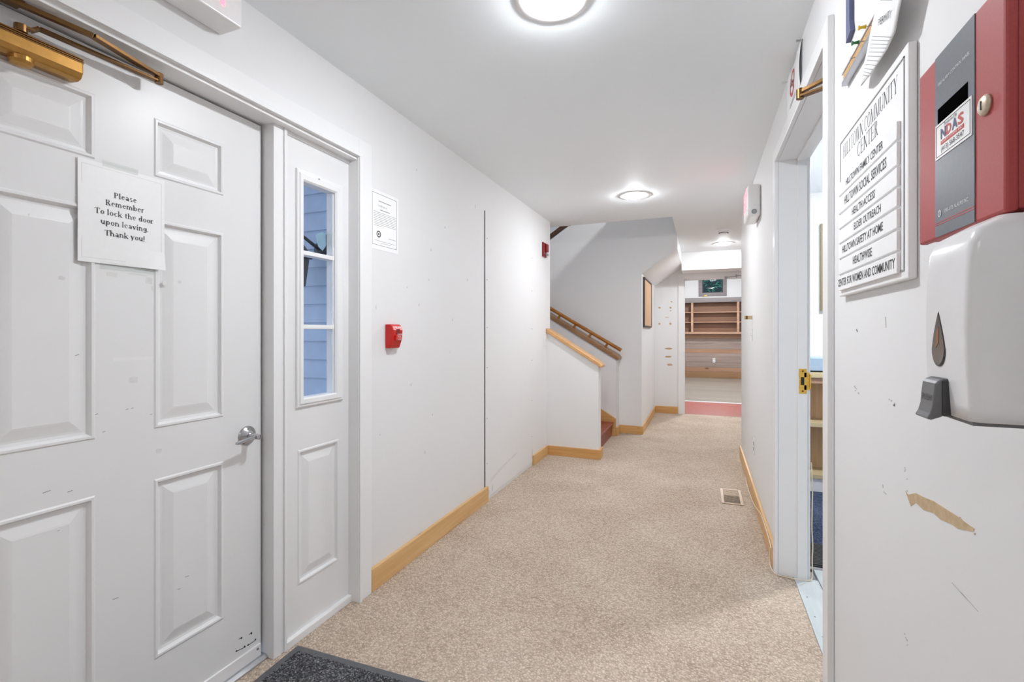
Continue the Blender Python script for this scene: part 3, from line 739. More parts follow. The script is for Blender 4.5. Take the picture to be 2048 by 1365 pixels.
# window with foliage
e = bpy.data.objects.new('window_2', None); C.objects.link(e); e.location = ((wx0 + wx1) / 2, FY, wz0); struct(e, 'small high window with grey wood frame in the far room')
cw = .095
for (a, b, c, d) in ((wx0 - cw, wx0, wz0 - cw, wz1 + .08), (wx1, wx1 + cw, wz0 - cw, wz1 + .08), (wx0, wx1, wz0 - cw, wz0), (wx0, wx1, wz1, wz1 + .08)):
    box('window_casing', a, b, FY - .022, FY - .0005, c, d, 'fargrey', e, .003)
for (a, b, c, d) in ((wx0, wx0 + .03, wz0, wz1), (wx1 - .03, wx1, wz0, wz1), (wx0, wx1, wz0, wz0 + .02)):
    box('sash', a, b, FY + .03, FY + .06, c, d, 'iron', e)
box('pane', wx0 + .03, wx1 - .03, FY + .043, FY + .047, wz0 + .02, wz1, 'farpane', e)
sb = thing('shrub', (.3, FY + .9, 1.2), 'dark green shrub outside the small high window', 'shrub')
lf, ld = MB(), MB()
for i in range(170):
    bx, by_, bz = random.uniform(-.35, .95), FY + random.uniform(.35, 1.0), random.uniform(1.9, 3.0)
    a = random.uniform(0, 2 * PI); t = random.uniform(-.5, .8); L = random.uniform(.12, .3); w = random.uniform(.012, .022)
    d = Vector((math.cos(a) * math.cos(t), .3 * math.sin(a), math.sin(t))).normalized()
    s = d.cross(Vector((0, 1, 0))).normalized() * w
    p = Vector((bx, by_, bz)); q = p + d * L * .55 + Vector((0, 0, .02)); r = p + d * L + Vector((0, 0, -.04))
    (lf if i % 3 else ld).add([p, q - s, r, q + s], [(0, 1, 2, 3)])
lf.build('leaves', 'leaf', sb)['kind'] = 'stuff'
ld.build('dark_leaves', 'leafdark', sb)['kind'] = 'stuff'
MB().lathe([(.05, -1.2), (.75, -.4), (.95, .6), (.8, 1.6), (.3, 2.1)], (.3, FY + 1.9, 1.2), (0, 0, 1), 14).build('dense_crown', 'leafdark', sb)
# yellow tag, outlet
yt = fy(1410, 593)
tag(MB().prism([(yt[0] - .06, yt[1] - .03), (yt[0] + .01, yt[1]), (yt[0] + .06, yt[1] - .005), (yt[0] + .05, yt[1] + .04), (yt[0] - .01, yt[1] + .035)], 'Y', FY - .03, FY - .023).build('yellow_tag', 'yellow'), 'yellow scrap hanging under the small high window', 'tag')
ox0, oz1 = fy(1425.5, 717); ox1, oz0 = fy(1430.5, 725.5)
ot = thing('wall_outlet', ((ox0 + ox1) / 2, FY - .02, oz0), 'white power outlet on the plank wall of the far room', 'outlet')
box('cover_plate', ox0, ox1, FY - .028, FY - .0205, oz0, oz1, 'plastic', ot, .002)
for k in (.3, .7):
    box('socket', ox0 + .02, ox1 - .02, FY - .030, FY - .028, oz0 + (oz1 - oz0) * k - .014, oz0 + (oz1 - oz0) * k + .014, 'faint', ot)
# closer arm at the head of the far doorway
ca = thing('door_closer', (.56, 7.80, 2.10), 'steel closer arm under the head of the far doorway', 'closer arm')
a0 = PY(1449, 555.5, 7.79); a1 = PY(1461, 555, 7.79); a2 = PY(1472, 554, 7.79); a3 = PY(1484, 552.5, 7.79)
MB().box(a0[0], a0[0] + .035, 7.77, 7.811, a0[1] - .02, a0[1] + .015).build('bracket', 'steel', ca, .003)
MB().bar((a0[0] + .02, 7.77, a0[1]), (a2[0], 7.72, a2[1]), .018, .014).bar((a2[0], 7.72, a2[1] + .012), (a3[0] + .1, 7.79, a3[1] + .012), .018, .012).build('arm', 'steel', ca)
MB().cyl((a2[0], 7.72, a2[1] - .018), (a2[0], 7.72, a2[1] + .028), .012).build('elbow', 'steel', ca)

# ------------------------------------------------------------------ room behind the right doorway
RY = 4.65
struct(box('wall_side_room_far', .503, 3.2, RY, RY + .12, 0, CZ, 'wallsmooth'))
struct(box('wall_side_room_right', 3.2, 3.3, .2, RY + .12, 0, CZ, 'wallsmooth'))
struct(box('wall_side_room_near', .503, 3.3, .1, .2, 0, CZ, 'wallsmooth'))
struct(box('floor_side_room', .503, 3.2, 2.955, RY, -.05, 0, 'blue_carpet'), 'blue grey carpet of the room behind the right doorway')
fb_ = struct(box('floor_boards', .4355, 3.2, .2, 2.94, -.06, -.012, 'ground'), 'pale painted boards just inside the right doorway')
xx = .436
for w in (.112, .14, .14, .14, .14, .14, .14, .14, .14, .14, .14):
    box('floor_board', xx, xx + w - .004, max(.2, DY0 - .001) if xx < .5 else .2, DY1 if xx < .45 else 2.94, -.012, .004, 'greyboard', fb_, .0015); xx += w
for zz in (2.3, 2.45, 2.62, 2.0):
    MB().lathe([(.004, 0), (.0035, .001)], (.462, zz, .004), (0, 0, 1), 8).build('nail', 'beaddark', fb_)
struct(box('trim_8', .51, 1.6, 2.941, 2.965, 0, .006, 'alu'), 'metal strip between painted boards and blue carpet')
dm = thing('rubber_doormat', (1.05, 3.14, 0), 'dark ribbed rubber mat inside the right doorway', 'mat')
box('backing', .52, 1.6, 2.985, 3.30, .0005, .006, 'grate', dm, .002)
for k in range(16):
    box('rib', .525, 1.595, 2.992 + k * .019, 3.003 + k * .019, .006, .012, 'grate', dm)
bk = thing('bookcase', (1.4, 4.52, 0), 'low pine bookcase against the wall behind the right doorway', 'bookcase')
b0, b1, bd0, bd1 = .56, 2.3, 4.39, RY - .001
box('worktop', b0 - .01, b1 + .01, bd0 - .015, bd1, .905, .945, 'paleedge', bk, .003)
box('toe_kick', b0, b1, bd0 + .01, bd1, 0, .105, 'trim', bk)
for k, zz in enumerate((.105, .515)):
    box('shelf', b0 + .02, b1 - .02, bd0, bd1 - .02, zz, zz + .03, 'paleedge', bk)
box('front_rail', b0, b1, bd0, bd0 + .02, .86, .905, 'fartrim', bk)
for k in range(9):
    w = (b1 - b0) / 9
    box('back_board', b0 + k * w, b0 + (k + 1) * w - .003, bd1 - .018, bd1, .105, .905, 'shelfpine', bk)
for q in (b0, 1.42, b1 - .02):
    box('side_panel', q, q + .02, bd0, bd1 - .018, .105, .905, 'shelfpine', bk)
bn = thing('storage_bin', (.9, 4.52, .946), 'light blue flat bin standing on the pine bookcase', 'bin')
box('bin_body', .62, 1.25, 4.45, 4.63, .946, 1.06, 'lightblue', bn, .006)
box('bin_foot', .64, 1.23, 4.44, 4.45, .946, .958, 'black', bn)
# framed board on that wall
q0 = PY(1641, 448, RY - .02); q1 = PY(1641, 622, RY - .02)
wb = thing('framed_board', (q0[0] + .5, RY - .01, q1[1]), 'white board with olive frame on the wall behind the right doorway', 'whiteboard')
X0, X1, Z0, Z1 = q0[0], q0[0] + 1.0, q1[1], q0[1]
box('board', X0 + .02, X1 - .02, RY - .018, RY - .001, Z0 + .02, Z1 - .02, 'paper', wb)
for (a, b, c, d) in ((X0, X0 + .025, Z0, Z1), (X1 - .025, X1, Z0, Z1), (X0 + .025, X1 - .025, Z0, Z0 + .025), (X0 + .025, X1 - .025, Z1 - .025, Z1)):
    box('frame_bar', a, b, RY - .03, RY - .001, c, d, 'olive', wb)
# the open door leaf of that room and its closer
e = bpy.data.objects.new('door_2', None); C.objects.link(e); e.location = (1.0, 1.735, 0); struct(e, 'white door standing open into the room on the right')
box('slab', .515, 1.53, 1.705, 1.745, .014, 2.14, 'door', e, .002)
MB().lathe([(.032, 0), (.032, .006), (.012, .012), (.012, .04), (.026, .05), (.028, .065), (.018, .078)], (1.46, 1.745, .97), (0, 1, 0), 20).build('door_knob', 'brightbrass', e, 0, True)
c2 = thing('door_closer', (.6, 1.77, 2.02), 'bronze door closer elbow poking out of the right doorway', 'door closer')
MB().box(.53, .78, 1.746, 1.80, 2.03, 2.09).build('body', 'bronze', c2, .008)
el = PZ(1600, 190, 2.10)
EL = Vector((el[0], el[1], 2.10))
MB().cyl((.60, 1.773, 2.088), (.60, 1.773, 2.112), .012).build('spindle', 'bronze', c2)
MB().bar((.60, 1.773, 2.098), EL - Vector((0, 0, .006)), .022, .008).build('main_arm', 'bronze', c2, .001)
MB().bar(EL + Vector((0, 0, .010)), (.43, 1.86, 2.128), .016, .012).build('forearm', 'bronze', c2, .001)
MB().cyl(EL - Vector((0, 0, .014)), EL + Vector((0, 0, .020)), .012).build('elbow', 'bronze', c2)
MB().box(.415, .447, 1.835, 1.885, 2.118, 2.1545).build('shoe', 'bronze', c2, .002)

# ------------------------------------------------------------------ stairs
stc = thing('staircase', (-1.8, 5.35, 0), 'red painted stairs climbing left behind the half wall', 'stairs')
for k in range(7):
    x1 = -1.03 - k * .286; z1 = .172 * (k + 1)
    box('riser', x1 - .02, x1, 4.84, 5.845, z1 - .172, z1 - .028, 'red_tread', stc)
    box('tread', max(x1 - .31, -3.19), x1 + .025, 4.84, 5.845, z1 - .028, z1, 'red_tread', stc, .006)
sk_ = MB().prism([(-.982, .0), (-.982, .212), (-3.1, 1.49), (-3.1, 1.2), (-1.035, .0)], 'Y', 5.8475, 5.8715)
sk_.build('skirt_board', 'pineX', stc, .002)
slope = (1.268 - .93) / (1.505 - .962)
hc = MB().prism([(-1.503, 1.2690), (-.93, .9115), (-.922, .935), (-.945, .962), (-1.503, 1.309)], 'Y', 4.69, 4.86)
tag(hc.build('half_wall_cap', 'capwood', None, .006, seg=3), 'pale wooden cap on the sloped half wall by the stairs', 'wall cap')
s2 = (2.28 - .938) / 2.22
lc = MB().prism([(-3.15, .939 + s2 * 2.17), (-.955, .939 - s2 * .025), (-.945, .955), (-.965, .985), (-3.15, .983 + s2 * 2.17)], 'Y', 5.845, 6.078)
hr = thing('handrail', (-1.5, 5.93, 1.0), 'varnished wooden handrail on short posts above the ledge', 'handrail')
def rail_z(x): return 1.047 + (-.93 - x) * .5865
lc.build('ledge_cap', 'ledgewood', hr, .006, seg=3)['label'] = 'brown wooden ledge under the rail'
MB().tube([(-3.1, 5.925, rail_z(-3.1)), (-2.0, 5.925, rail_z(-2.0)), (-.93, 5.925, rail_z(-.93))], .0215, 14).build('rail', 'railwood', hr)
for q in (-1.117, -1.324, -1.523, -1.728, -1.93, -2.13, -2.33):
    zb_ = .983 + s2 * (-.98 - q)
    MB().bar((q - .012, 5.925, zb_ - .002), (q + .02, 5.925, rail_z(q + .02) - .014), .02, .026).build('post', 'railwood', hr)
def gz(x): return 1.6 + (x + 3.2) * .6518
gd = MB().prism([(-3.15, gz(-3.15) + .001), (-.29, gz(-.29) + .001), (-.29, gz(-.29) + .036), (-3.15, gz(-3.15) + .036)], 'Y', 6.081, 6.20)
ur = thing('upper_handrail', (-1.7, 6.12, gz(-1.7) + .04), 'dark wooden handrail of the upper stair flight', 'handrail')
gd.build('guard_cap', 'trim', ur, .003)['label'] = 'white cap under the dark rail'
MB().bar((-3.1, 6.12, gz(-3.1) + .105), (-.3, 6.12, gz(-.3) + .105), .05, .06).build('rail', 'darkwood', ur, .012)
for q in (-2.6, -2.1, -1.62, -1.1, -.6):
    MB().box(q - .012, q + .012, 6.108, 6.132, gz(q) + .034, gz(q) + .085).build('post', 'darkwood', ur)

# ================================================================== LAMPS
def can_light(name, x, y, label, z=CZ, r=.078, lens='lens', group='recessed ceiling lamps'):
    t = thing(name, (x, y, z - .006), label, 'ceiling lamp', group)
    MB().lathe([(r, -.002), (r + .006, -.006), (.128, -.004), (.136, -.0005), (.136, 0), (r, 0)], (x, y, z - .0004), (0, 0, 1), 40, False).build('trim_ring', 'plastic', t, 0, True)
    MB().lathe([(r, 0), (r * .96, -.007), (r * .84, -.014), (r * .6, -.0205), (r * .3, -.0242), (.001, -.0255)], (x, y, z - .0024), (0, 0, 1), 32).build('lens', lens, t, 0, True)
can_light('recessed_lamp', -.488, 1.600, 'glowing recessed ceiling lamp nearest, cut by the top edge of the photo')
can_light('recessed_lamp', -.540, 4.160, 'glowing recessed ceiling lamp in front of the stairwell opening', lens='lens2')
can_light('recessed_lamp', .256, 6.830, 'glowing recessed ceiling lamp near the far doorway', lens='lens3')
can_light('recessed_lamp', -.55, -1.5, 'unseen fill lamp added behind the camera', lens='fillback')  # added out of view as fill for the near hall
can_light('recessed_lamp', 1.2, 6.9, 'unseen fill lamp added on the upper floor', 4.78, .06, 'fillup')  # added out of view to raise the stairwell's ambient light
can_light('recessed_lamp', 1.25, 3.6, 'unseen fill lamp added in the room behind the right doorway', lens='fillroom')  # added, unseen: brightens the side room through its doorway
can_light('recessed_lamp', .3, 9.6, 'unseen fill lamp added in the far room', FZ, .11, 'fillfar')  # added, unseen: lights the front of the far room
can_light('recessed_lamp', .3, 12.4, 'unseen fill lamp added deep in the far room', FZ, .11, 'fillfar')  # second added lamp, lights the plank wall end
ul = thing('spot_lamp', (.9, 5.2, 4.70), 'small ceiling spot lamp on the upper floor aimed at the stairwell wall', 'spot lamp')
MB().cyl((.9, 5.2, 4.779), (.9, 5.2, 4.745), .03).build('ceiling_mount', 'plastic', ul)
MB().lathe([(.045, .0), (.05, -.09), (.046, -.09), (.04, -.01)], (.955, 5.185, 4.735), (.72, -.2, .66), 20, False).build('lamp_head', 'plastic', ul)
sd_ = bpy.data.lights.new('spot_bulb', 'SPOT'); sd_.energy = 42; sd_.spot_size = math.radians(52); sd_.spot_blend = .5; sd_.shadow_soft_size = .035; sd_.color = (.97, .99, 1)
so3 = bpy.data.objects.new('bulb', sd_); C.objects.link(so3); so3.parent = ul; so3.location = (-.02, .005, -.06)
so3.rotation_euler = (Vector((-1.75, 6.08, 2.45)) - Vector((.9, 5.2, 4.70))).to_track_quat('-Z', 'Y').to_euler()
sd = thing('smoke_detector', (.223, 5.93, CZ), 'white smoke detector on the ceiling before the far lamp', 'smoke detector')
MB().lathe([(.075, 0), (.075, -.012), (.066, -.020)], (.223, 5.93, CZ - .0005), (0, 0, 1), 32).build('base', 'plastic', sd, 0, False)
MB().lathe([(.052, -.018), (.052, -.034), (.04, -.045)], (.223, 5.93, CZ), (0, 0, 1), 28).build('chamber', 'plastic', sd)
MB().lathe([(.0525, -.036), (.0525, -.041)], (.223, 5.93, CZ), (0, 0, 1), 28).build('vent_slot', 'black', sd)

# ================================================================== THINGS
# notice on the door
nX = DX + .0042
ny, nz = (.763 + .985) / 2 + .002, 1.602
pn = thing('paper_notice', (nX, ny, nz - .145), 'white paper notice in plastic sleeve taped to the entry door', 'notice')
mb = MB(); NU, NV = 8, 10
for j in range(NV + 1):
    for i in range(NU + 1):
        uu, vv = i / NU - .5, j / NV - .5
        bulge = .0015 * math.cos(uu * PI) * math.cos(vv * PI) + (.008 * max(0, uu) * max(0, -vv - .3) * 8) + (.004 * max(0, -uu - .3) * max(0, .3 - abs(vv)) * 6)
        mb.v.append((nX + bulge, ny + uu * .226, nz + vv * .285))
for j in range(NV):
    for i in range(NU):
        a = j * (NU + 1) + i; mb.f.append((a, a + 1, a + NU + 2, a + NU + 1))
sh_ = mb.build('sheet', 'paper', pn)
so = sh_.modifiers.new('thickness', 'SOLIDIFY'); so.thickness = .0006
for (a, b, c, d) in ((-.104, -.1033, -.13, .13), (.1033, .104, -.13, .13), (-.104, .104, .1293, .13), (-.104, .104, -.13, -.1293)):
    box('sleeve_seam', nX + .0001, nX + .0009, ny + a, ny + b, nz + c, nz + d, 'seam', pn)
lines = ['Please', 'Remember', 'To lock the door', 'upon leaving.', 'Thank you!']
rows = [(252, 396), (252, 413), (252, 432), (252, 451), (252, 472)]
for s, (px, py) in zip(lines, rows):
    y, z = PX(252, py, nX + .004)
    write('lettering', serif(s, .0226, .115, .042), on_left(nX + .0019, y, z), 'ink', pn)
box('tape', nX + .001, nX + .0042, ny - .055, ny + .035, nz + .136, nz + .152, 'clear', pn)
box('tape', nX - .003, nX + .0008, ny - .06, ny + .085, nz - .158, nz - .136, 'clear', pn)

# entry door closer
dc = thing('door_closer', (DX + .03, .6, 1.92), 'golden metal door closer at the top of the entry door', 'door closer')
bX = DX + .0005; zc0, zc1 = 1.936, 2.003
cyl_ = [(bX, zc0 + .004), (bX, zc1), (bX + .036, zc1), (bX + .050, zc1 - .008), (bX + .055, zc1 - .022), (bX + .055, zc0 + .018), (bX + .046, zc0 + .004), (bX + .03, zc0)]
MB().prism(cyl_, 'Y', .43, .752).build('body', 'brass', dc, .003)
for zz in (zc1 - .012, zc1 - .017, zc1 - .022):
    MB().box(bX + .0505, bX + .0565, .43, .7525, zz - .0009, zz + .0009).build('groove', 'bronze', dc)
MB().lathe([(.024, 0), (.024, .010), (.020, .017), (.006, .021)], (bX + .030, .636, zc0 + .004), (0, 0, -1), 28).build('spindle_cap', 'brass', dc, 0, False)
spn = Vector((bX + .03, .636, zc1))
MB().cyl(spn, spn + Vector((0, 0, .018)), .013).build('spindle', 'bronze', dc)
elb = Vector(PZ(318, 158, 2.036) + (2.036,))
k1 = Vector(PZ(62, 62, 2.022) + (2.022,)); k2 = Vector(PZ(78, 58, 2.034) + (2.034,))
ma = MB().bar(spn + Vector((0, 0, .014)), k1, .026, .007).bar(k1, k2, .02, .007).bar(k2, elb - Vector((0, 0, .008)), .018, .007)
ma.build('main_arm', 'bronze', dc, .001)
brk = Vector((-1.545, .60, 2.062))
f1 = Vector(PZ(70, 0, 2.056) + (2.056,)); f2 = Vector(PZ(186, 72, 2.050) + (2.050,))
MB().bar(brk, f2, .014, .012).build('forearm_rod', 'bronze', dc, .001)
MB().bar(f2, elb + Vector((0, 0, .008)), .020, .010).build('forearm_sleeve', 'bronze', dc, .001)
MB().cyl(elb - Vector((0, 0, .014)), elb + Vector((0, 0, .016)), .011).build('elbow', 'bronze', dc)
MB().box(-1.575, -1.535, .56, .635, 2.062, 2.0718).build('shoe', 'bronze', dc, .002)
MB().lathe([(.006, 0), (.005, .002)], (-1.552, .62, 2.062), (0, 0, -1), 10).build('screw', 'brightbrass', dc)

# fire pull station
py_, pz_ = 2.025, 1.175
(y0, z0), (y1, z1) = PX(770, 649, LX), PX(770, 697, LX)
pw = .085; yy0 = y0
ps = thing('pull_station', (LX, yy0 + pw / 2, z1), 'bright red fire pull station on the left wall', 'fire alarm')
zt_, zb_ = z0, z1
body = [(LX, zb_), (LX + .030, zb_), (LX + .046, zb_ + .045), (LX + .050, zt_ - .030), (LX + .040, zt_ - .006), (LX + .030, zt_), (LX, zt_)]
MB().prism(body, 'Y', yy0, yy0 + pw).build('housing', 'pullred', ps, .005)
box('recess', LX + .044, LX + .0505, yy0 + .030, yy0 + .060, zt_ - .052, zt_ - .024, 'strobered', ps)
hb = MB().prism([(LX + .042, zb_ + .040), (LX + .056, zb_ + .040), (LX + .058, zt_ - .055), (LX + .048, zt_ - .055)], 'Y', yy0 + .016, yy0 + .070)
hb.build('pull_handle', 'pullred', ps, .004)
pl = lambda z: (lambda u, v, d: (LX + .0585 + d, yy0 + .044 + u, z + v))
zmid = (zb_ + .04 + zt_ - .055) / 2
for s, dz, w in (('PUSH IN', .016, .034), ('PULL', .004, .028), ('DOWN', -.009, .030)):
    write('lettering', fit(sans(s, .012), w), pl(zmid + dz), 'whiteprint', ps)
write('lettering', fit(sans('FIRE ALARM', .012), .06), on_left(LX + .0505, yy0 + .042, zt_ - .0155), 'whiteprint', ps)

# horn strobe by the corner
(y0, z0), (y1, z1) = PX(1086, 484, LX + .012), PX(1086, 513, LX + .012)
hs = thing('horn_strobe', (LX, y0 + .06, z1), 'dark red fire horn strobe by the corner of the stairwell', 'fire alarm')
box('back_plate', LX, LX + .016, y0, y0 + .115, z1, z0, 'strobered', hs, .004)
box('horn_grille', LX + .016, LX + .04, y0 + .05, y0 + .11, z1 + .055, z0 - .012, 'strobered', hs, .006)
MB().box(LX + .016, LX + .055, y0 + .045, y0 + .10, z1 + .005, z1 + .05).build('strobe_lens', 'clear', hs, .012)
MB().cyl((LX + .03, y0 + .055, z1 + .027), (LX + .03, y0 + .09, z1 + .027), .012).build('flash_tube', 'chrome', hs)
for i, s in enumerate('FIRE'):
    write('lettering', sans(s, .024), on_left(LX + .0165, y0 + .027, z0 - .035 - i * .024), 'whiteprint', hs)

# certificate
(y0, z0), (y1, z1) = PX(744, 383.5, LX), PX(793, 499, LX)
ctf = thing('certificate', (LX, (y0 + y1) / 2, z1), 'printed certificate sheet with round seal on the left wall', 'certificate')
z0 = 1.958; z1 = 1.700
cX = LX + .0016
box('sheet', LX + .0003, cX, y0 - .014, y1 + .014, z1 - .022, z0 + .016, 'paper', ctf)
for (a, b, c, d) in ((y0, y0 + .0016, z1, z0), (y1 - .0016, y1, z1, z0), (y0, y1, z0 - .0016, z0), (y0, y1, z1, z1 + .0016)):
    box('border', cX, cX + .0003, a, b, c, d, 'ink', ctf)
yc = (y0 + y1) / 2
write('lettering', fit(serif('Certificate of', .016), .075), on_left(cX, yc - .02, z0 - .058), 'faint', ctf)
for zz, a, b in ((.034, -.05, .05), (.076, -.04, .04)):
    box('text_line', cX, cX + .0003, yc + a, yc + b, z0 - zz - .004, z0 - zz, 'faint', ctf)
for k in range(9):
    box('text_line', cX, cX + .0003, y0 + .012, y1 - .008 - (.12 if k == 8 else 0), z0 - .092 - k * .0085 - .0018, z0 - .092 - k * .0085, 'faint', ctf)
MB().lathe([(.017, 0), (.017, .0004), (.011, .0004), (.011, 0)], (cX, y0 + .05, z1 + .056), (1, 0, 0), 24, False).build('seal', 'ink', ctf)
MB().lathe([(.006, 0), (.001, .0004)], (cX, y0 + .05, z1 + .056), (1, 0, 0), 12).build('seal_centre', 'ink', ctf)
box('signature', cX, cX + .0003, y1 - .07, y1 - .01, z1 + .045, z1 + .047, 'faint', ctf)
for k in (0, 1):
    box('text_line', cX, cX + .0003, y0 + .015 + k * .05, y1 - .012 - k * .04, z1 + .022 - k * .009, z1 + .0235 - k * .009, 'faint', ctf)

# light switch on the left wall
y, z = PX(1090, 680, LX)
ls = thing('light_switch', (LX, y, z - .06), 'white light switch on the left wall beside the half wall', 'switch')
box('cover_plate', LX, LX + .006, y - .036, y + .036, z - .058, z + .058, 'plastic', ls, .002)
box('toggle', LX + .006, LX + .016, y - .006, y + .006, z - .008, z + .012, 'plastic', ls, .002)

# cork board on the wall past the stairs
bx_ = -.7035
(y0, z0), (y1, z1) = PX(1286, 557, bx_ + .02), PX(1299, 657, bx_ + .02)
z0 = 1.975; z1 = 1.335; y0 = 6.24; y1 = 7.16
cb = thing('cork_board', (bx_, (y0 + y1) / 2, z1), 'pale cork board in a dark frame past the stairs', 'cork board')
box('cork_sheet', bx_ + .0005, bx_ + .014, y0 + .018, y1 - .018, z1 + .018, z0 - .018, 'corkpale', cb)
for (a, b, c, d) in ((y0, y0 + .022, z1, z0), (y1 - .022, y1, z1, z0), (y0 + .022, y1 - .022, z1, z1 + .022), (y0 + .022, y1 - .022, z0 - .022, z0)):
    box('frame_bar', bx_ + .0005, bx_ + .022, a, b, c, d, 'darkframe', cb, .002)

# exit signs
def exit_sign(name, wall, x0, x1, y0, y1, z0, z1, label, letters_side):
    t = thing(name, ((x0 + x1) / 2, (y0 + y1) / 2, z0), label, 'exit sign')
    MB().box(x0, x1, y0, y1, z0, z1).build('housing', 'plastic', t, .02 if letters_side < 0 else .006, seg=4)
    return t
ex = exit_sign('exit_sign', 'L', LX + .0005, -1.405, .80, 1.12, 2.262, 2.432, 'white exit sign with red letters above the entry door', 1)
write('lettering', fit(sans('EXIT', .17), .27), on_left(-1.4045, .955, 2.347), 'exitred', ex)
(ey0, ez0) = PX(1521, 366, RX)
ex2 = exit_sign('exit_sign', 'R', .283, RX - .0005, 3.60, 3.90, 2.055, 2.275, 'white exit sign with glowing red letters on the right wall', -1)
write('lettering', fit(sans('EXIT', .19), .24), on_right(.2825, 3.75, 2.185), 'exitred', ex2)
MB().lathe([(.016, 0), (.016, .008), (.009, .012)], (.325, 3.60, 2.085), (0, -1, 0), 20).build('test_lamp', 'steel', ex2)
box('side_rib', .31, .345, 3.5985, 3.602, 2.13, 2.255, 'plastic', ex2)

# no smoking poster above the right doorway
pos = thing('no_smoking_poster', (.36, 2.32, 2.22), 'curled no smoking poster pinned above the right doorway', 'poster')
ya, yb_, za_, zb_ = 2.165, 2.50, 2.232, 2.432
def curl(u, v):    # u 0..1 near to far, v 0..1 bottom to top
    return RX - .003 - .008 * math.sin(PI * (1 - v) * .9) * (1 - .3 * u) - .003 * (1 - u) * (1 - v)
mb = MB(); NU, NV = 8, 8
for j in range(NV + 1):
    for i in range(NU + 1):
        mb.v.append((curl(i / NU, j / NV), ya + (yb_ - ya) * i / NU, za_ + (zb_ - za_) * j / NV))
for j in range(NV):
    for i in range(NU):
        a = j * (NU + 1) + i; mb.f.append((a, a + NU + 1, a + NU + 2, a + 1))
o = mb.build('sheet', 'paper', pos, 0, True); so = o.modifiers.new('thickness', 'SOLIDIFY'); so.thickness = .0006; so.offset = 0
def onposter(u, v, d):  # u right (towards the near edge), v up, from the sheet's centre
    y = (ya + yb_) / 2 - u; z = (za_ + zb_) / 2 + v
    return (curl((y - ya) / (yb_ - ya), (z - za_) / (zb_ - za_)) - .0012 - d, y, z)
def ring(r0, r1, n=32):
    vs = []
    for k in range(n):
        a = 2 * PI * k / n; vs += [(r0 * math.cos(a), r0 * math.sin(a)), (r1 * math.cos(a), r1 * math.sin(a))]
    return vs, [(2 * k, 2 * k + 1, (2 * k + 3) % (2 * n), (2 * k + 2) % (2 * n)) for k in range(n)]
write('prohibition_ring', ring(.042, .055), onposter, 'redprint', pos)
write('prohibition_bar', ([(-.034, .028), (-.028, .034), (.034, -.028), (.028, -.034)], [(0, 1, 2, 3)]), onposter, 'redprint', pos, .0008)
write('cigarette', ([(-.032, -.007), (.03, -.007), (.03, .004), (-.032, .004)], [(0, 1, 2, 3)]), onposter, 'ink', pos, .0005)
for vv in (.086, .076, -.072, -.082):
    write('text_line', ([(-.07, vv - .0015), (.07, vv - .0015), (.07, vv + .0015), (-.07, vv + .0015)], [(0, 1, 2, 3)]), onposter, 'faint', pos)
def pin(x, y, z, mat, label, mat2='steel'):
    t = thing('push_pin', (x, y, z), label, 'push pin')
    MB().cyl((x, y, z), (x - .010, y, z), .0009, None, 6).build('needle', 'steel', t)
    MB().lathe([(.005, 0), (.0035, .003), (.003, .010), (.0052, .013), (.0052, .0145)], (x - .010, y, z), (-1, 0, 0), 14).build('head', mat, t)
p = PX(1607, 79, RX - .003); pin(RX - .003, p[0], p[1], 'steel', 'steel push pin at the near top corner of the no smoking poster')
pin(RX - .003, 2.485, 2.41, 'clear', 'clear push pin at the far top corner of the no smoking poster')

# tack strip with pins and papers
kX = .353
(y0, z0), (y1, z1) = PX(1684, 162, kX), PX(1741, 66, kX)
ts = thing('tack_strip', (RX, 1.42, 1.93), 'cork tack strip in aluminium edging above the directory sign', 'tack strip')
ty0, ty1, tz = 1.235, y0, 1.945
box('cork', .356, RX - .0005, ty0, ty1, tz, tz + .018, 'cork', ts)
MB().box(.352, .357, ty0, ty1, tz - .012, tz - .0005).box(.357, RX - .0005, ty0, ty1, tz - .012, tz - .0005).box(.352, .3555, ty0, ty1, tz + .0185, tz + .022).build('edging', 'alu', ts)
pin(.356, PX(1722, 82, .35)[0], tz + .010, 'green', 'green push pin stuck in the cork tack strip')
pin(.356, PX(1736, 62, .35)[0], tz + .016, 'yellow', 'yellow push pin holding the permit sheet')
pin(.356, PX(1705, 116, .35)[0], tz + .008, 'clear', 'clear push pin in the lower end of the cork tack strip')
pm = thing('permit_sheet', (.35, 1.2, 1.86), 'curled white permit sheet hanging beside the directory sign', 'paper')
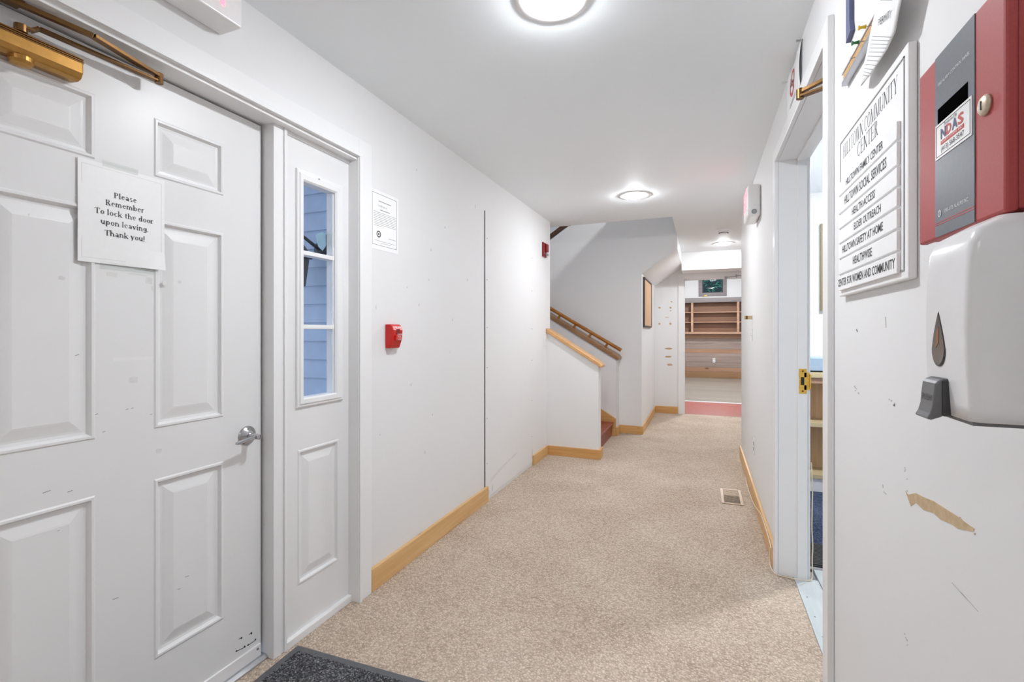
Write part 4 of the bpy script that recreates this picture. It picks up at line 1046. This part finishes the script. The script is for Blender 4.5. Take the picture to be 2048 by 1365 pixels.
# outline follows the sheet: bottom corner, torn right edge, top out of view
L_ = [(1722, 172), (1726, 140), (1735, 100), (1742, 60), (1756, 0), (1764, -70)]
R_ = [(1724, 171), (1745, 145), (1774, 100), (1791, 64), (1803, 0), (1815, -70)]
mb = MB(); n = 6
for i, (a, b) in enumerate(zip(L_, R_)):
    for j in range(n + 1):
        t_ = j / n
        xd = .353 - .018 * t_ * (1 if i > 0 else 0) - .006 * math.sin(PI * t_)
        y, z = PX(a[0] + (b[0] - a[0]) * t_, a[1] + (b[1] - a[1]) * t_, xd); mb.v.append((xd, y, z))
for i in range(5):
    for j in range(n):
        q = i * (n + 1) + j; mb.f.append((q, q + 1, q + n + 2, q + n + 1))
o = mb.build('sheet', 'paper', pm, 0, True); so = o.modifiers.new('thickness', 'SOLIDIFY'); so.thickness = .0008; so.offset = 1
def onpermit(t_, i_):   # t across, i row position
    k = min(4, int(i_)); fr_ = i_ - k
    a = [L_[k][c] + (L_[k + 1][c] - L_[k][c]) * fr_ for c in (0, 1)]; b = [R_[k][c] + (R_[k + 1][c] - R_[k][c]) * fr_ for c in (0, 1)]
    xd = .353 - .018 * t_ - .006 * math.sin(PI * t_) - .0022
    y, z = PX(a[0] + (b[0] - a[0]) * t_, a[1] + (b[1] - a[1]) * t_, xd)
    return (xd, y, z)
for i_ in (.7, .9, 1.1, 1.3, 1.5, 1.7, 1.9, 2.1, 2.3, 2.5, 2.7, 4.0, 4.15, 4.3, 4.45):
    te = (.92 if i_ < 4 else .6); tl = MB()
    for k in range(8):
        tl.bar(onpermit(.1 + (te - .1) * k / 8, i_ + .0), onpermit(.1 + (te - .1) * (k + .85) / 8, i_), .0006, .0011)
    tl.build('text_line', 'faint', pm)
a, b = Vector(onpermit(.30, 3.28)), Vector(onpermit(.62, 3.52)); c = (a + b) / 2; d = (b - a)
gl = fit(sans('PERMIT', .02), d.length * 1.25)
dn = d.normalized()
write('lettering', gl, lambda u, v, dd: tuple(c + dn * u + Vector((-.0016, 0, v * 1.0))), 'ink', pm)
q = [PX(*p, .362) for p in ((1697, -60), (1704, -60), (1704, 40), (1706, 60), (1697, 86))]
tag(MB().prism(q, 'X', .356, .3665).build('blue_leaflet', 'bluepaper'), 'narrow blue leaflet end hanging by the doorway casing', 'leaflet')

# directory sign
gX = .3455
sy0, sy1, sz0, sz1 = 1.085, 1.562, 1.362, 1.800
ds = thing('directory_sign', (RX, (sy0 + sy1) / 2, sz0), 'white directory sign with raised name plates on the right wall', 'sign')
box('back_board', .352, RX - .0005, sy0, sy1, sz0, sz1, 'signwhite', ds, .003)
fX = .352
for (a, b, c, d) in ((sy0 + .016, sy0 + .0195, sz0 + .02, sz1 - .018), (sy1 - .0195, sy1 - .016, sz0 + .02, sz1 - .018), (sy0 + .016, sy1 - .016, sz1 - .0215, sz1 - .018), (sy0 + .016, sy1 - .016, sz0 + .016, sz0 + .0195)):
    box('border_line', fX - .0012, fX, a, b, c, d, 'faint', ds)
yc = (sy0 + sy1) / 2
def zr(py): return PX(1801, py, gX)[1]
edges = [zr(q) for q in (231, 273, 325, 368, 410, 454.5, 500, 547)]
names = ['HILLTOWN FAMILY CENTER', 'HILLTOWN SOCIAL SERVICES', 'HEALTH ACCESS', 'ELDER OUTREACH', 'HILLTOWN SAFETY AT HOME', 'HEALTHWISE', 'CENTER FOR WOMEN AND COMMUNITY']
spans = [(1692, 1766), (1689, 1773), (1704, 1750), (1708, 1762), (1685, 1766), (1706, 1744), (1675, 1790)]
for i, s in enumerate(names):
    zt_, zb_ = edges[i], edges[i + 1]
    box('name_plate', gX, fX, sy0 + .035, sy1 - .022, zb_ + .0025, zt_ - .0025, 'signwhite', ds, .0012)
    ya_, yb2 = PX(spans[i][0], 400, gX)[0], PX(spans[i][1], 400, gX)[0]
    if i == 6: ya_ -= .006
    write('lettering', fit(sans(s, (zt_ - zb_) * .62, 1, .011), abs(ya_ - yb2)), on_right(gX, (ya_ + yb2) / 2, (zt_ + zb_) / 2), 'ink', ds)
hz_ = sz1 - .03
write('lettering', fit(serif('HILLTOWN COMMUNITY', .048, .075, .022), .385), on_right(fX, yc + .004, sz1 - .052), 'ink', ds)
write('lettering', fit(serif('CENTER', .048, .075, .022), .145), on_right(fX, yc - .004, sz1 - .092), 'ink', ds)

# fire alarm control panel
aX = .300
fp = thing('fire_alarm_panel', (RX, .775, 1.392), 'red fire alarm control panel with slate front strip', 'alarm panel')
ay0, ay1, az0, az1 = .667, .884, 1.392, 1.642
box('cabinet', aX + .012, RX - .0005, ay0 + .003, ay1 - .003, az0 + .003, az1 - .003, 'alarmred', fp, .002)
box('cabinet_door', aX, aX + .0118, ay0, ay1, az0, az1, 'alarmred', fp, .003)
gy = lambda px: PX(px, 300, aX)[0]
ga, gb = gy(1951), gy(1872)
box('front_strip', aX - .001, aX + .001, ga, gb, az0 + .0015, az1 - .0015, 'slate', fp)
q = gy(1938); r_ = gy(1878)
zA = PX(1908, 210, aX)[1]
box('display_window', aX - .0014, aX, q, r_, zA - .016, zA + .012, 'void', fp)
label_y0, label_y1 = gy(1947), gy(1874); lz1 = 1.546; lz0 = 1.4985
box('service_label', aX - .0018, aX - .001, label_y0, label_y1, lz0, lz1, 'paper', fp)
ly = (label_y0 + label_y1) / 2; lz = (lz0 + lz1) / 2; lw_ = label_y1 - label_y0; lh = lz1 - lz0
for (a, b, c, d) in ((label_y0 + .003, label_y1 - .003, lz1 - .0036, lz1 - .003), (label_y0 + .003, label_y1 - .003, lz0 + .003, lz0 + .0036), (label_y0 + .003, label_y0 + .0036, lz0 + .003, lz1 - .003), (label_y1 - .0036, label_y1 - .003, lz0 + .003, lz1 - .003)):
    box('label_border', aX - .0021, aX - .0018, a, b, c, d, 'ink', fp)
wl = lambda dy, dz: on_right(aX - .0018, ly + dy, lz + dz)
write('lettering', fit(sans('Protected By', .006), .034), wl(.004, .0170), 'ink', fp)
for s, off, mt in (('N', .024, 'blueprint'), ('D', .009, 'redprint'), ('A', -.007, 'blueprint'), ('S', -.022, 'redprint')):
    write('lettering', fit(sans(s, .0185, 1, .03), .0140), wl(off, .0062), mt, fp)
box('label_band', aX - .0021, aX - .0018, ly - .030, ly + .031, lz - .0075, lz - .0023, 'redprint', fp)
write('lettering', fit(sans('ALARM SYSTEMS, INC.', .004), .056), on_right(aX - .0021, ly, lz - .0049), 'whiteprint', fp)
write('lettering', fit(sans('(413) 568-3547', .0095), .060), wl(0, -.0138), 'ink', fp)
write('lettering', fit(sans('FIRE ALARM CONTROL PANEL', .006), .083), on_right(aX - .001, (ga + gb) / 2, PX(1908, 140, aX)[1]), 'whiteprint', fp)
zz = PX(1912, 412, aX)[1]
write('lettering', fit(sans('FIRE-LITE ALARMS INC.', .007), .062), on_right(aX - .001, (ga + gb) / 2 - .008, zz), 'whiteprint', fp)
write('emblem', ring(.0032, .0048, 20), on_right(aX - .001, gb - .014, zz), 'whiteprint', fp)
write('emblem', fit(sans('S', .006), .0032), on_right(aX - .001, gb - .014, zz), 'whiteprint', fp)
for k in (0, .003):
    box('red_line', aX - .0013, aX - .001, ga, gb, zz - .012 - k, zz - .0112 - k, 'redprint', fp)
ly_, lz_ = PX(1973, 210, aX)
MB().lathe([(.0118, 0), (.0118, .002), (.0095, .0045), (.002, .005)], (aX, ly_, lz_), (-1, 0, 0), 24).build('key_lock', 'lock', fp, 0, True)
box('key_slot', aX - .0056, aX - .0045, ly_ - .0008, ly_ + .0008, lz_ - .005, lz_ + .005, 'black', fp)
for zz in (1.46, 1.52, 1.575):
    box('side_slot', .338, .352, ay0 + .0025, ay0 + .0032, zz - .008, zz + .008, 'black', fp)

# soap dispenser
sX0, sy_0, sy_1, sz_0, sz_1 = .262, .640, .748, 1.168, 1.388
so_ = thing('soap_dispenser', (RX, (sy_0 + sy_1) / 2, sz_0), 'white wall soap dispenser with grey push lever', 'soap dispenser')
bd = MB(); NS = 14; cols = []
for j in range(NS + 1):                         # shell lofted bottom to top, rounded front edges, curved shoulders
    t_ = j / NS; z = sz_0 + (sz_1 - sz_0) * t_
    top_ = max(0, (t_ - .84) / .16); xin = sX0 + .020 * (1 - math.sqrt(max(0, 1 - top_ ** 2))) * 1.6 - .004 * math.sin(PI * min(1, t_ * 1.1))
    yin = .012 * (1 - math.sqrt(max(0, 1 - top_ ** 2))) * 1.6; a_, b_ = sy_0 + yin, sy_1 - yin
    rr = .010; prof = [(RX - .001, a_)]
    for k in range(7):
        an = PI / 2 * k / 6; prof.append((xin + rr - rr * math.sin(an), a_ + rr - rr * math.cos(an)))
    for k in range(7):
        an = PI / 2 * k / 6; prof.append((xin + rr - rr * math.cos(an), b_ - rr + rr * math.sin(an)))
    prof.append((RX - .001, b_))
    cols.append([(x, y, z) for x, y in prof])
m_ = len(cols[0])
bd.v = [p for c in cols for p in c]
for j in range(NS):
    for k in range(m_):
        a = j * m_ + k; b = j * m_ + (k + 1) % m_; bd.f.append((a, b, b + m_, a + m_))
bd.f += [tuple(range(m_))[::-1], tuple(NS * m_ + k for k in range(m_))]
o = bd.build('shell', 'disp', so_, 0, True)
o.data.polygons[-1].use_smooth = False; o.data.polygons[-2].use_smooth = False
box('seam', .264, RX - .001, sy_0 + .004, sy_1 - .004, sz_0 - .004, sz_0 - .0005, 'greyplastic', so_)
# teardrop window
fX_ = sX0 - .0042
wy, wz = .7065, 1.243
tear = []
for k in range(28):
    a = 2 * PI * k / 28; rr = 1 if math.sin(a) < 0 else 1
    w_ = .0155 * math.cos(a) * (1 if math.sin(a) <= 0 else (1 - math.sin(a)) ** .5)
    h_ = .019 * math.sin(a) if math.sin(a) <= 0 else .042 * math.sin(a)
    tear.append((wy + w_, wz + h_))
MB().prism(tear, 'X', fX_ - .0005, sX0 + .004).build('level_window', 'smoked', so_)
MB().prism([(wy + (a - wy) * 1.12, wz + .010 + (b - wz - .010) * 1.06) for a, b in tear], 'X', fX_ + .0001, sX0 + .004).build('window_rim', 'neck', so_)
MB().prism([(wy - .003, wz + .026), (wy + .0035, wz + .020), (wy + .0045, wz + .001), (wy - .003, wz + .008)], 'X', fX_ - .0009, fX_ - .0004).build('soap_level', 'amber', so_)
# push lever
pl_ = MB(); NP = 10; r0 = []
prof = [(.256, 1.2085), (.252, 1.208), (.2485, 1.2035), (.247, 1.190), (.2462, 1.178), (.244, 1.169), (.2405, 1.1625), (.245, 1.161), (.256, 1.166)]
pl_.prism([(x, z) for x, z in prof], 'Y', .688, .7235)
pl_.build('push_lever', 'greyplastic', so_, .003, seg=3)
box('lever_neck', .254, .268, .686, .7255, 1.166, 1.2095, 'neck', so_, .003)
write('lettering', fit(sans('PUSH', .011), .025), on_right(.2466, .7050, 1.186), 'neck', so_, .0003)
MB().lathe([(.006, 0), (.006, .002)], (.33, sy_0 - .0005, 1.186), (0, -1, 0), 16).build('side_screw', 'black', so_)

# floor mat
mt = thing('floor_mat', (-1.06, 1.17, 0), 'dark grey pile mat with rubber edge at the entry door', 'mat')
mt.rotation_euler = (0, 0, math.radians(2.0))
def loc(mb, name, mat, par, bev=0):
    o = mb.build(name, mat, par, bev); return o
mx0, mx1, my0_, my1_ = -1.500, -.600, .55, 1.468
loc(MB().prism([(mx0, my0_), (mx1, my0_), (mx1, my1_), (mx0, my1_)], 'Z', .0008, .005), 'rubber_border', 'rubber', mt, .002)
loc(MB().box(mx0 + .032, mx1 - .032, my0_ + .032, my1_ - .032, .005, .012), 'pile', 'mat_pile', mt, .003)

# floor register
fv = thing('floor_vent', (.21, 4.02, 0), 'tan metal floor vent set into the carpet', 'floor vent')
v0, v1, w0, w1 = .130, .282, 3.835, 4.195
for (a, b, c, d) in ((v0, v0 + .022, w0, w1), (v1 - .022, v1, w0, w1), (v0 + .022, v1 - .022, w0, w0 + .022), (v0 + .022, v1 - .022, w1 - .022, w1)):
    box('frame_bar', a, b, c, d, .0005, .006, 'ventmetal', fv, .002)
box('well', v0 + .022, v1 - .022, w0 + .022, w1 - .022, .0005, .0012, 'ventdark', fv)
box('damper', v0 + .022, v1 - .022, (w0 + w1) / 2 + .02, w1 - .022, .0012, .003, 'ventmetal', fv)
for k in range(13):
    yk = w0 + .036 + k * .0245
    box('louver', v0 + .022, v1 - .022, yk - .003, yk + .003, .003, .0055, 'ventmetal', fv)

# small things on the right wall
hk = thing('wall_stop', (.34, 4.2, 1.365), 'small brass-tipped wooden stop on the right wall', 'door stop')
box('peg', .309, RX - .0005, 4.19, 4.225, 1.368, 1.398, 'paleedge', hk, .002)
box('tip', .318, .333, 4.1885, 4.19, 1.37, 1.396, 'bronze', hk)
y, z = PX(1504.5, 669, RX)
sw_ = thing('light_switch', (RX, y, z - .06), 'white light switch on the right wall under the wooden stop', 'switch')
box('cover_plate', RX - .006, RX, y - .036, y + .036, z - .05, z + .05, 'plastic', sw_, .002)
box('toggle', RX - .016, RX - .006, y - .006, y + .006, z - .008, z + .012, 'plastic', sw_, .002)
y, z = PX(1509, 893, RX)
so2 = thing('wall_outlet', (RX, y, z - .06), 'white power outlet low on the right wall above the cable', 'outlet')
box('cover_plate', RX - .006, RX, y - .036, y + .036, z - .06, z + .06, 'plastic', so2, .002)
for k in (-.02, .02): box('socket', RX - .0075, RX - .006, y - .016, y + .016, z + k - .013, z + k + .013, 'faint', so2)

# loose cable along the right baseboard and round the jamb
pts = []
for px, py in ((1491, 955), (1493, 975), (1496, 998), (1502, 1011), (1512, 1018), (1520, 1024), (1528, 1046), (1536, 1072), (1543, 1098)):
    y, z = PX(px, py, .343); pts.append((.343, y, max(z, .004)))
pts += [(.338, 2.90, .10), (.335, 2.905, .06), (.336, 2.89, .015), (.341, 2.85, .004), (.352, 2.800, .004), (.40, 2.792, .004), (.452, 2.786, .004), (.505, 2.786, .008), (.519, 2.80, .02)]
for px, py in ((1622, 1120), (1624, 1092), (1621.5, 1060), (1622.5, 1010), (1623.5, 970), (1620.5, 925)):
    x, z = PY(px, py, 2.808); pts.append((x + .004, 2.806, z))
cu = bpy.data.curves.new('cable', 'CURVE'); cu.dimensions = '3D'; spl = cu.splines.new('NURBS'); spl.points.add(len(pts) - 1)
for q, p in zip(spl.points, pts): q.co = (*p, 1)
spl.use_endpoint_u = True; spl.order_u = 3; cu.bevel_depth = .0028; cu.bevel_resolution = 2; cu.materials.append(M['cable'])
tmp = bpy.data.objects.new('cable', cu); C.objects.link(tmp); bpy.context.view_layer.update()
me = bpy.data.meshes.new_from_object(tmp.evaluated_get(bpy.context.evaluated_depsgraph_get()))
bpy.data.objects.remove(tmp)
o = bpy.data.objects.new('loose_cable', me); C.objects.link(o); tag(o, 'thin cream cable looping along the right baseboard into the doorway', 'cable')
